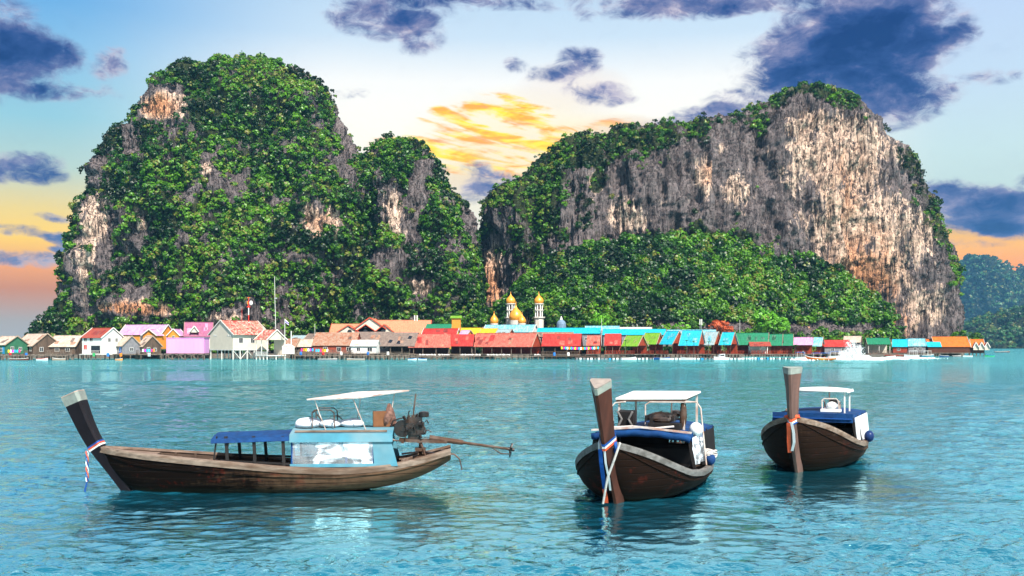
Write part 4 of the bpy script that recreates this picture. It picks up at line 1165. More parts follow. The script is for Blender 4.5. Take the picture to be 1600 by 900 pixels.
# mosque domes and minarets
Dm = 352
def dome_prof(r, h_):
    return [(0.0, h_ * 1.62), (0.03 * r, h_ * 1.6), (0.05 * r, h_ * 1.35), (0.12 * r, h_ * 1.18), (0.35 * r, h_ * 0.98), (0.68 * r, h_ * 0.78), (0.95 * r, h_ * 0.5), (1.0 * r, h_ * 0.3), (0.9 * r, h_ * 0.08), (0.78 * r, 0)][::-1]
def minaret(px, ybase, label):
    x = (px - 800) / F * Dm
    t = empty('minaret', (x, Dm, 0)); tag(t, label, 'minaret', 'minarets of the waterfront mosque')
    z1, z2, z3, z4_ = px2z(ybase, Dm) - 6, px2z(498, Dm), px2z(475, Dm), px2z(474, Dm)
    mb = MB(); mb.lathe([(1.65, z1), (1.65, z2)], n=8); mb.build('base', STONE, t)
    mb = MB(); mb.lathe([(1.65, z2), (2.1, z2 + .25), (2.1, z2 + .65), (1.35, z2 + .7)], n=8); mb.build('balcony', STONE, t)
    mb = MB(); zz = z2 + .7; zm_ = (zz + z3) / 2
    mb.lathe([(0.85, zz), (0.85, z3)], n=12); mb.build('core', DARKWOOD, t)
    for k in range(8):
        a = 2 * math.pi * (k + .5) / 8
        cb = MB(); cb.bar((1.22 * math.cos(a), 1.22 * math.sin(a), zz), (1.22 * math.cos(a), 1.22 * math.sin(a), z3), 0.34); cb.build('column', WHITE, t)
    mb = MB(); mb.lathe([(1.4, zm_ - .2), (1.62, zm_ - .1), (1.62, zm_ + .2), (1.4, zm_ + .25)], n=8); mb.build('cornice', STONE, t)
    mb = MB(); mb.lathe([(1.4, z3 - .3), (1.75, z3 - .1), (1.75, z3 + .15), (1.3, z3 + .2)], n=8); mb.build('cornice', STONE, t)
    d = MB(); d.lathe([(r_, z_ + z4_) for r_, z_ in dome_prof(1.65, 2.5)], n=20); d.build('dome', GOLD, t, smooth=True)
minaret(798, 508, 'minaret half hidden behind the big golden dome')
minaret(842, 512, 'free-standing white minaret right of the golden domes')
def dome(px, y0, rpx, hpx, label, dd=0):
    x = (px - 800) / F * (Dm + dd)
    t = empty('golden_dome', (x, Dm + dd, 0)); tag(t, label, 'dome', 'golden mosque domes')
    z0 = px2z(y0, Dm); r = rpx / F * Dm
    mb = MB(); mb.lathe([(r * .95, z0 - 6), (r * .95, z0)], n=16); mb.build('drum', STONE, t)
    d = MB(); d.lathe([(a, b + z0) for a, b in dome_prof(r, hpx / F * Dm)], n=28); d.build('dome', GOLD, t, smooth=True)
dome(806, 501, 10.5, 18, 'largest golden onion dome, between the minarets', -4)
dome(815.5, 506, 6.2, 11, 'small golden dome tucked in front of the largest one', -9)
dome(772, 506, 6.5, 12, 'lone small golden dome left of the minarets', -6)
root = empty('cupola', ((877 - 800) / F * 345, 345, 0)); tag(root, 'small blue-grey cupola with a white finial at the forest edge', 'cupola')
mb = MB(); mb.lathe([(1.6, 1), (1.6, px2z(506, 345)), (1.4, px2z(503, 345)), (.7, px2z(500, 345)), (0, px2z(499, 345))], n=12); mb.build('dome', mat('blue_grey_metal', (0.12, 0.18, 0.25), .5), root)
mb = MB(); mb.lathe([(.5, px2z(500, 345)), (.35, px2z(497, 345)), (0.1, px2z(494, 345))], n=8); mb.build('finial', WHITE, root)

# masts, poles, flag, sign
def pole(name, label, pts, D, r, m, cat='pole', group=None):
    mb = MB(); P = [at(p[0], p[1], D) for p in pts]
    root = empty(name, (P[-1].x, D, 0)); tag(root, label, cat, group)
    mb.tube([p - Vector((P[-1].x, D, 0)) for p in P], r, 6, r * 1.6); mb.build('shaft', m, root)
    return root, P[-1].x
STEEL = mat('grey_steel', (0.35, 0.35, 0.34), .5, .15, metal=.4)
pr, xx = pole('antenna_pole', 'very tall thin pale pole rising behind the cream house', [(429, 432), (429.6, 470), (430.5, 500), (431, 545)], 300, 0.06, WHITE)
mb = MB(); mb.box((0, 0, px2z(466, 300)), (.8, .3, .3)); mb.build('bracket', STEEL, pr)
pr, xx = pole('antenna_pole', 'thin rusty pole left of the red and white mast', [(378, 482), (378, 545)], 302, 0.05, REDP)
Da = 303
mr = empty('telecom_mast', ((388.5 - 800) / F * Da, Da, 0)); tag(mr, 'red and white banded mast with a white dish above the cream house roof', 'mast')
zz = [px2z(y, Da) for y in (545, 503, 492, 481, 470, 464)]
for i in range(5):
    mb = MB(); mb.tube([(0, 0, zz[i]), (0, 0, zz[i + 1])], .16 if i < 4 else .1, 8); mb.build('mast_section', WHITE if i in (0, 2) else REDP, mr)
mb = MB(); mb.blob((.75, -.2, px2z(473.5, Da)), (.55, .3, .7), 1, 12, 8, 0); mb.build('dish', WHITE, mr, smooth=True)
mb = MB(); mb.box((0, 0, px2z(465, Da)), (1.0, .1, .15)); mb.box((-.3, 0, px2z(473, Da)), (.25, .25, .9)); mb.build('crossarm', ORWALL, mr)
mb = MB(); mb.box((0, 0, zz[3] + .3), (.9, .4, .4)); mb.build('bracket', REDP, mr)
fr_, fx = pole('flagpole', 'white flagpole with a small drooping flag behind the sign board', [(445, 498), (445, 548)], 290, 0.07, WHITE, 'flagpole')
mb = MB(); zt = px2z(499, 290)
V_ = []
for i in range(6):
    for j in range(4):
        V_.append((0.08 + i * .2, .06 * math.sin(i * 1.3), zt - j * .27 - i * .17))
mb.add(V_, [(i * 4 + j, i * 4 + j + 1, (i + 1) * 4 + j + 1, (i + 1) * 4 + j) for i in range(5) for j in range(3)])
m_, h_, o_ = new_mat('striped_flag')
tc_ = h_.node('ShaderNodeTexCoord').outputs['Generated']; sx, sy, sz = h_.sep(tc_)
q_ = h_.math('ADD', sz, h_.math('MULTIPLY', sx, 0.45))
cc = h_.ramp(q_, [(0.0, (.5, .05, .06)), (.42, (.8, .75, .75)), (.55, (.12, .08, .3)), (.85, (.8, .75, .75)), (.98, (.5, .05, .06))], 'CONSTANT')
p_ = h_.node('ShaderNodeBsdfPrincipled', ins={'Base Color': cc, 'Roughness': .8}); h_.l.new(p_.outputs[0], o_.inputs[0])
fl = mb.build('flag', m_, fr_); sm = fl.modifiers.new('thick', 'SOLIDIFY'); sm.thickness = .02
pole('post', 'bare white post right of the flagpole', [(455, 517), (455, 550)], 288, 0.12, WHITE, 'post')
Dg = 283
sg_ = empty('sign_board', ((450.5 - 800) / F * Dg, Dg, 0)); tag(sg_, 'white house-shaped sign board with faded lettering on the waterfront', 'sign')
mb = MB(); w2 = 9.5 / F * Dg
mb.prism([(-w2, px2z(553, Dg)), (w2, px2z(553, Dg)), (w2, px2z(541, Dg)), (0, px2z(537, Dg)), (-w2, px2z(541, Dg))], 0, .12); mb.build('board', WHITE, sg_)
INK = mat('faded_ink', (0.30, 0.12, 0.09), .8)
mb = MB(); rr = random.Random(4)
for li, (yy, hw) in enumerate(((541.6, .75), (545.0, .62), (548.2, .45))):
    x_ = -w2 * hw
    while x_ < w2 * hw:
        ww = rr.uniform(.06, .14)
        mb.box((x_ + ww / 2, -.02, px2z(yy, Dg)), (ww, .03, .27)) if rr.random() < .5 else (mb.box((x_ + ww / 2, -.02, px2z(yy, Dg) + .1), (ww, .03, .06)), mb.box((x_ + .03, -.02, px2z(yy, Dg) - .03), (.06, .03, .2)))
        x_ += ww + .06
mb.build('lettering', INK, sg_)
for s in (-.7, .7):
    mb = MB(); mb.bar((s * w2, .2, -1), (s * w2, .2, px2z(545, Dg)), .16); mb.build('post', POST, sg_)
cm = empty('telecom_mast', ((1095 - 800) / F * 342, 342, 0)); tag(cm, 'short lattice mast with white panel antennas at the foot of the forest slope', 'mast')
for s in (-1, 1):
    mb = MB(); mb.bar((s * .9, 0, 1), (s * .15, 0, px2z(505, 342)), .1); mb.build('leg', STEEL, cm)
    mb = MB(); mb.box((s * .3, 0, px2z(503, 342)), (.3, .25, 1.9)); mb.build('antenna_panel', WHITE, cm)
# drifting wire poles behind the lime roofs
for px_, y0_, lb in ((940, 498, 'thin pale pole in front of the round lime tree'), (1156, 500, 'thin pole beside the red-leaved tree'), (492, 506, 'thin grey pole left of the peach roofs')):
    pole('antenna_pole', lb, [(px_, y0_), (px_, 540)], D_at(px_) + 20, .05, WHITE)

# ------------------------------------------------------------------ waterfront platforms
def pier(label, x0, x1, ytop, D, m=POST, n=12, rail=None):
    w = (x1 - x0) / F * D; z = px2z(ytop, D)
    root = empty('pier', (((x0 + x1) / 2 - 800) / F * D, D, 0)); tag(root, label, 'pier')
    mb = MB(); mb.box((0, 0, z - .12), (w, 3, .2)); mb.build('deck', m, root)
    for i in range(n):
        for j in (-1, 1):
            mb = MB(); x = -w / 2 + .15 + (w - .3) * i / (n - 1)
            mb.bar((x, j * 1.3, -1), (x, j * 1.3, z + (.35 if j < 0 and i % 3 == 0 else -.1)), .2); mb.build('stilt', m, root)
    if rail:
        mb = MB(); mb.bar((-w / 2, -1.4, z + .85), (w / 2, -1.4, z + .85), .08)
        k = int(w / 1.2)
        for i in range(k + 1): mb.box((-w / 2 + w * i / k, -1.4, z + .42), (.07, .07, .8))
        mb.build('railing', rail, root)
    return root
pier('grey plank landing under the pale huts at the left edge', -10, 110, 555, 281, n=16)
pier('crooked plank walkway in front of the rusty long roofs', 462, 640, 555, 285, n=24, rail=POST)
pier('plank walkway in front of the open red restaurants', 640, 850, 556, 291, n=26)
pier('dark walkway below the bunting restaurant', 846, 930, 556, 298, m=WOOD, n=12)
pier('brown landing pier right of the spray', 1357, 1414, 554.5, 352, m=REDWOOD, n=9)

def pontoon(label, x0, x1, D, n, m):
    w = (x1 - x0) / F * D
    root = empty('pontoon', (((x0 + x1) / 2 - 800) / F * D, D, 0)); tag(root, label, 'pontoon')
    mb = MB(); mb.box((0, 0, .62), (w, 2.2, .1)); mb.build('deck', m, root)
    for i in range(n):
        mb = MB(); x = -w / 2 + w * (i + .5) / n
        mb.box((x + random.uniform(-.05, .05), -.75, random.uniform(.2, .27)), (w / n * random.uniform(.5, .8), .7, random.uniform(.42, .55))); mb.build('float', FLOAT if random.random() < .72 else (GREYWALL, BL_F)[random.random() < .4], root)
pontoon('floating walkway on white floats in front of the red and cyan pavilions', 898, 1162, 294, 46, WOOD)
TEAL = mat('teal_paint', (0.01, 0.33, 0.33), .6)
pontoon('teal floating walkway in front of the dark green pavilions', 1158, 1262, 300, 22, TEAL)

# bunting of coloured cloths
br = empty('bunting', ((905 - 800) / F * 294, 294, 0)); tag(br, 'line of yellow, pink and blue cloths under the red roof', 'bunting')
cl = [(.75, .5, .02), (.6, .03, .2), (.02, .3, .6), (.75, .7, .65), (.7, .2, .02), (.02, .45, .5), (.45, .05, .4)]
for i in range(20):
    mb = MB(); x = -5 + i * .55; zt = px2z(541.5, 294) - .15 * math.sin(i / 19 * math.pi)
    mb.box((x, 0, zt - .38), (.44, .03, .7), ry=random.uniform(-.12, .12)); c_ = cl[i % 7]
    mb.build('cloth', mat('cloth_%d%d%d' % tuple(int(v * 99) for v in c_), c_, .9), br)
# things on the decks
sk = None
for i, px_ in enumerate([660, 668, 676, 690, 698, 724, 731, 738, 746, 766, 775, 783, 792, 840]):
    mb = MB(); D = 288.5
    [mb.blob((dx, .2 * math.sin(i + dx * 9), .22), (.34, .32, .2 + .09 * math.sin(i * 2 + dx * 7)), i + int(dx * 5), 9, 6, .35) for dx in (-.7, -.25, .15, .6)]
    o = mb.build('white_bundle', CLOTH_W, smooth=True)
    o.location = ((px_ - 800) / F * D * 1.009, D + 2.6, px2z(556, 291) + .0)
    tag(o, 'white cloth bundle lying on the walkway under the red roofs', 'bundle', 'white bundles on the restaurant walkway')
cols = {'orange': (.6, .16, .02), 'blue': (.02, .14, .45), 'green': (.03, .25, .08), 'red': (.5, .03, .03), 'white': (.7, .7, .66)}
spots = [(20, 'red', 'under the green gable at the left edge'), (45, 'blue', 'by the green door of the big sand-coloured house'), (150, 'green', 'under the white red-roofed house'), (172, 'blue', 'beside the white red-roofed house'), (192, 'orange', 'on the deck of the blue tarp hut'),
         (236, 'white', 'on the deck left of the pink shed'), (470, 'blue', 'left end of the crooked walkway'), (505, 'red', 'middle of the crooked walkway'), (533, 'white', 'on the walkway below the white tin roof'), (575, 'blue', 'on the walkway right of the white tin roof'), (606, 'white', 'below the torn grey roof'), (866, 'blue', 'on the dark walkway below the bunting'), (888, 'white', 'at the right end of the dark walkway')]
for px_, c_, where in spots:
    D = 284.5 if px_ < 640 else 297
    mb = MB(); mb.lathe([(.34, 0), (.37, .1), (.34, .45), (.37, .5), (.34, .9), (.30, .95)], n=12)
    o = mb.build('plastic_drum', mat('drum_' + c_, cols[c_], .5), smooth=False)
    o.location = ((px_ - 800) / F * D, D + (0 if 460 < px_ < 900 else -.5), px2z(555 if px_ < 640 else 556, D) + .02)
    if px_ < 460: o.location = ((px_ - 800) / F * D, 283.0, 1.0)
    tag(o, c_ + ' plastic drum ' + where, 'drum', 'drums on the walkways')

# ------------------------------------------------------------------ trees at the foot
BARK = mat('tree_bark', (0.09, 0.07, 0.055), .95, .3, 2)
def tree(name, label, px, ytop, D, rpx, m=LEAF, hpx=None, bright=0.1, nl=70, cat='tree', seed=0):
    x = (px - 800) / F * D; zt = px2z(ytop, D); r = rpx / F * D
    rg2 = np.random.default_rng(seed + int(px))
    root = empty(name, (x, D, 1.0)); tag(root, label, cat)
    mb = MB(); mb.tube([(0, 0, 0), (.15, 0, zt * .35), (0, .1, zt * .7)], .28, 8, .12)
    for k in range(5):
        a = k * 1.26; mb.tube([(0.1, 0, zt * .35 + k * .2), (r * .5 * math.cos(a), r * .5 * math.sin(a), zt * .75)], .12, 6, .04)
    mb.build('trunk', BARK, root)
    n = 34; d = rg2.normal(size=(n, 3)); d /= np.linalg.norm(d, axis=1, keepdims=True)
    hh = (hpx / F * D if hpx else r)
    P = d * np.array([r, r, hh]) * rg2.uniform(.35, .85, (n, 1)); P[:, 2] += zt - 1.0 - hh
    rad = rg2.uniform(.28, .5, n) * r
    V, Fc, T = leaf_cloud(P, d, rad, nl, np.clip(.5 + bright + rg2.normal(0, .16, n), 0, .94), rg2, .2)
    np_mesh('crown', V, Fc, m, root, attrs={'tint': ('FACE', T)})
TR = [('round lime green tree behind the cyan roofs', 938, 486, 352, 15, LEAF_LIME), ('dark bushy tree left of the lone golden dome', 742, 480, 365, 20, LEAF), ('dark tree between the yellow tower and the saddle', 718, 484, 372, 18, LEAF),
      ('tree beside the cupola', 896, 496, 362, 13, LEAF), ('dense tree right behind the free-standing minaret', 862, 482, 368, 14, LEAF), ('low green tree behind the whitish tin roof', 1062, 502, 356, 16, LEAF_LIME),
      ('green tree left of the red-leaved tree', 1086, 498, 356, 13, LEAF), ('tall light green tree above the dark green pavilions', 1196, 478, 358, 22, LEAF_LIME), ('light green tree at the right of the tall one', 1222, 496, 350, 14, LEAF_LIME),
      ('dark olive tree behind the minarets', 822, 462, 380, 18, LEAF), ('green tree at the foot of the left mountain behind the peach roofs', 690, 496, 366, 15, LEAF),
      ('low green bush row at the right of the cliff foot', 1498, 514, 420, 13, LEAF), ('green bush beyond the last orange roof', 1522, 516, 430, 12, LEAF)]
for i, (lb, px_, yt, D, rp_, m) in enumerate(TR): tree('broadleaf_tree', lb, px_, yt, D, rp_, m, seed=i)
tree('flowering_tree', 'red-orange leaved tree sprawling at the foot of the slope', 1122, 500, 350, 17, LEAF_RED, hpx=9, seed=50)
tree('flowering_tree', 'smaller red-orange crown at the right end of the red-leaved tree', 1138, 508, 348, 9, LEAF_RED, hpx=7, seed=52)
PALM = leaf_mat('palm_fronds', (0.012, 0.06, 0.01), (0.03, 0.14, 0.015), (0.06, 0.22, 0.02))
for px_, yt, lb in ((977, 531, 'in front of the lower lime roof'), (1073, 531, 'in front of the widest cyan roof, left of a pair'), (1084, 532, 'in front of the widest cyan roof, right of a pair'), (1107, 533, 'in front of the grey-blue roof'), (1131, 532, 'in front of the narrow cyan roof'), (1243, 538, 'beside the pink-roofed pavilion')):
    D = D_at(px_) - 3.5
    root = empty('potted_palm', ((px_ - 800) / F * D, D, 1.0)); tag(root, 'small palm ' + lb, 'palm')
    zt = px2z(yt + 2, D) - 1
    mb = MB(); mb.tube([(0, 0, 0), (.1, 0, zt * .5), (0, 0, zt)], .09, 6, .06); mb.build('trunk', BARK, root)
    fv, ff = [], []
    for k in range(11):
        a = k * 2.4; ln = 1.5
        for s_ in range(5):
            t0 = s_ / 5; t1 = (s_ + 1) / 5
            def pt(t_, w_): return (ln * t_ * math.cos(a) - w_ * math.sin(a), ln * t_ * math.sin(a) + w_ * math.cos(a), zt + .45 * math.sin(t_ * 2.6) - .5 * t_ * t_)
            w0, w1_ = .16 * (1 - t0), .16 * (1 - t1)
            b0_ = len(fv); fv += [pt(t0, -w0), pt(t0, w0), pt(t1, w1_), pt(t1, -w1_)]; ff.append((b0_, b0_ + 1, b0_ + 2, b0_ + 3))
    np_mesh('crown', fv, ff, PALM, root, attrs={'tint': ('FACE', np.full(len(ff), .6))})
# land under the back rows
lm = MB()
pts = [(-160, 318), (-80, 322), (0, 332), (60, 336), (120, 342), (150, 376), (175, 396), (175, 460), (-170, 460)]
lm.add([(x, y, 1.0) for x, y in pts] + [(x, y, -2) for x, y in pts], [tuple(range(9))] + [(i, (i + 1) % 9, 9 + (i + 1) % 9, 9 + i) for i in range(9)])
o = lm.build('shore_ground', mat('shore_mud', (0.10, 0.085, 0.07), .95, .3, .4)); tag(o, kind='structure')

# laundry hung under the eaves
for k_, (px_, py_, lb) in enumerate(((22, 546, 'row of bright laundry under the green gable at the left edge'), (480, 544, 'blue and red laundry on the porch of the brown gabled hut'), (503, 545, 'laundry on the porch of the long rusty roofed house'), (232, 545, 'pale laundry by the hut left of the pink shed'))):
    D = 281.5
    lr = empty('laundry_line', ((px_ - 800) / F * D, D, 0)); tag(lr, lb, 'laundry')
    zt = px2z(py_, D)
    mb = MB(); mb.tube([(-1.8, 0, zt), (0, 0, zt - .12), (1.8, 0, zt)], .02, 5); mb.build('line', POST, lr)
    for i in range(6):
        c_ = cl[(i * 3 + k_) % 7]
        mb = MB(); mb.box((-1.5 + i * .6, 0, zt - .45), (.42, .03, .75), ry=random.uniform(-.1, .1)); mb.build('garment', mat('cloth_%d%d%d' % tuple(int(v * 99) for v in c_), c_, .9), lr)
# ------------------------------------------------------------------ boat materials
def hull_mat(name, dark, light, red=0.0, xlo=-9.0, xhi=-2.0):
    m, h, out = new_mat(name)
    tc = h.node('ShaderNodeTexCoord').outputs['Object']
    x, y, z = h.sep(tc)
    st = h.noise(h.vmath('MULTIPLY', tc, (0.5, 1.0, 6.0)), 2.2, 6, 0.7, 0.4)
    st2 = h.noise(h.vmath('MULTIPLY', tc, (3.0, 3.0, 0.8)), 2.0, 5, 0.7)
    pl = h.math('FRACT', h.math('MULTIPLY', h.math('ADD', z, h.math('MULTIPLY', x, 0.012)), 5.2))
    seam = h.math('MAXIMUM', h.smooth(pl, 0.90, 0.98), h.smooth(pl, 0.08, 0.0))
    aft = h.smooth(x, xhi, xlo)
    k = h.math('ADD', h.math('MULTIPLY', st, 0.6), h.math('MULTIPLY', st2, 0.4))
    k = h.math('ADD', k, h.math('MULTIPLY', h.math('SUBTRACT', aft, 0.55), 0.40))
    c = h.ramp(k, [(0.35, dark), (0.51, tuple((a + b) / 2 for a, b in zip(dark, light))), (0.65, light)])
    if red:
        c = h.mix(h.math('MULTIPLY', h.smooth(h.noise(tc, 2.6, 4, .7), 0.56, 0.66), red), c, (0.16, 0.02, 0.012, 1))
    c = h.mix(h.math('MULTIPLY', seam, 0.7), c, (0.006, 0.004, 0.003, 1))
    wet = h.smooth(z, 0.16, 0.0)
    c = h.mix(h.math('MULTIPLY', wet, 0.6), c, (0.012, 0.012, 0.008, 1))
    p = h.node('ShaderNodeBsdfPrincipled', ins={'Base Color': c, 'Roughness': h.math('SUBTRACT', 0.75, h.math('MULTIPLY', wet, 0.3)), 'Specular IOR Level': 0.05})
    hh = h.math('SUBTRACT', h.math('MULTIPLY', k, 0.5), h.math('MULTIPLY', seam, 0.8))
    b = h.node('ShaderNodeBump', ins={'Strength': 0.8, 'Distance': 0.012, 'Height': hh})
    h.l.new(b.outputs[0], p.inputs['Normal']); h.l.new(p.outputs[0], out.inputs[0])
    return m


HULL_A = hull_mat('dark_weathered_hull', (0.003, 0.0015, 0.001), (0.085, 0.048, 0.029), 0.15, -8.0, -1.0)
HULL_B = hull_mat('brown_hull_with_red_flakes', (0.009, 0.004, 0.0025), (0.080, 0.036, 0.022), 0.18)
HULL_C = hull_mat('brown_hull', (0.011, 0.005, 0.003), (0.13, 0.075, 0.048), 0.1, -7.0, -1.5)
RAILW = mat('worn_gunwale_wood', (0.1591, 0.1163, 0.0918), 0.75, 0.5, 5, stretch=(0.6, 3, 3), dirt=(0.07, 0.035, 0.02, 1), dirt_amt=.7, bump=.01)
RAILD = mat('grey_gunwale_wood', (0.1200, 0.1120, 0.1080), 0.75, 0.4, 5, stretch=(0.6, 3, 3), dirt=(0.05, 0.045, 0.04, 1), dirt_amt=.7, bump=.01)
INNER = mat('dark_bilge_planks', (0.06, 0.04, 0.03), 0.85, 0.5, 4, stretch=(0.5, 3, 3), dirt=(0.015, 0.01, 0.008, 1))
PROW_A = mat('black_prow_paint', (0.0066, 0.0044, 0.0066), 0.6, 0.35, 5, stretch=(1, 1, .3))
PROW_B = mat('dark_red_brown_prow', (0.060, 0.020, 0.013), 0.6, 0.45, 3, stretch=(2, 2, .3), dirt=(.02, .01, .008, 1))
PROW_C = mat('mauve_brown_prow', (0.1275, 0.0660, 0.0525), 0.6, 0.35, 3, stretch=(2, 2, .3), dirt=(.04, .03, .028, 1))
CAPM = mat('weathered_cap', (0.1800, 0.1950, 0.1762), 0.6, 0.25, 6, dirt=(0.26, 0.27, 0.22, 1))
CAPTOP = mat('bare_cap_top', (0.34, 0.25, 0.21), 0.7, 0.25, 6)
BLUE = mat('blue_awning', (0.0037, 0.0322, 0.1116), 0.7, 0.4, 5.0, bump=.05, dirt=(0.008, 0.02, 0.07, 1))
LBLUE = mat('light_blue_paint', (0.0433, 0.1618, 0.2196), 0.55, 0.2, 2.5, dirt=(0.15, 0.22, 0.24, 1), dirt_amt=.6)
DARK = mat('black_timber', (0.014, 0.012, 0.012), 0.6, 0.4, 4)
IRON = mat('oily_engine_iron', (0.0120, 0.0108, 0.0108), 0.38, 0.6, 9, metal=.3, spec=.5, dirt=(0.10, 0.05, 0.03, 1), dirt_amt=.35)
RUSTM = mat('rusty_steel', (0.0576, 0.0306, 0.0198), 0.65, 0.4, 8, metal=.2, dirt=(0.12, 0.10, 0.09, 1), dirt_amt=.5)
PALEM = mat('pale_painted_tube', (0.3900, 0.3450, 0.3150), 0.5, 0.3, 8, dirt=(0.25, 0.10, 0.06, 1), dirt_amt=.7)
SLAB = mat('pale_shade_board', (0.4760, 0.4900, 0.5180), 0.6, 0.1, 2, dirt=(0.45, 0.42, 0.42, 1), dirt_amt=.4)
ROPE = mat('pale_rope', (0.4125, 0.3750, 0.3525), 0.9, 0.3, 20)
R_BLUE = mat('blue_ribbon', (0.0090, 0.0540, 0.2160), 0.7, 0.3, 9)
R_RED = mat('orange_red_ribbon', (0.50, 0.075, 0.03), 0.7, 0.3, 9)
R_WHITE = mat('white_ribbon', (0.5320, 0.5180, 0.5180), 0.7, 0.1, 9)
NETM = mat('brown_net', (0.13, 0.07, 0.055), 0.95, 0.6, 14, bump=.03)
CARD = mat('brown_box', (0.1260, 0.0546, 0.0252), 0.8, 0.3, 4, dirt=(.12, .05, .03, 1))
BAG = mat('white_sack', (0.4950, 0.5100, 0.5400), 0.8, 0.15, 5, bump=.02, dirt=(.35, .4, .5, 1), dirt_amt=.4)
ALGAE = mat('pale_waterline_paint', (0.42, 0.47, 0.45), 0.6, 0.3, 5)


def sheet_mat():
    m, h, out = new_mat('creased_clear_plastic')
    tc = h.node('ShaderNodeTexCoord').outputs['Object']
    n = h.noise(h.vmath('MULTIPLY', tc, (1.6, 1, 0.55)), 1.2, 3, 0.5, 0.8)
    n2 = h.noise(h.vmath('MULTIPLY', tc, (0.5, 1, 2.4)), 1.6, 3, 0.5, 1.2)
    p = h.node('ShaderNodeBsdfPrincipled', ins={'Base Color': (0.78, 0.82, 0.88, 1), 'Roughness': 0.18, 'Specular IOR Level': .8})
    b = h.node('ShaderNodeBump', ins={'Strength': 1.0, 'Distance': 0.10, 'Height': h.math('ADD', n, h.math('MULTIPLY', n2, .4))})
    h.l.new(b.outputs[0], p.inputs['Normal'])
    t = h.node('ShaderNodeBsdfTransparent', ins={'Color': (0.75, 0.82, 0.9, 1)})
    f = h.math('ADD', 0.16, h.math('MULTIPLY', h.smooth(h.math('ADD', h.math('MULTIPLY', n, .6), h.math('MULTIPLY', n2, .4)), 0.45, 0.57), 0.62))
    mx = h.node('ShaderNodeMixShader', ins={0: f})
    h.l.new(t.outputs[0], mx.inputs[1]); h.l.new(p.outputs[0], mx.inputs[2]); h.l.new(mx.outputs[0], out.inputs[0])
    return m


PLASTIC = sheet_mat()


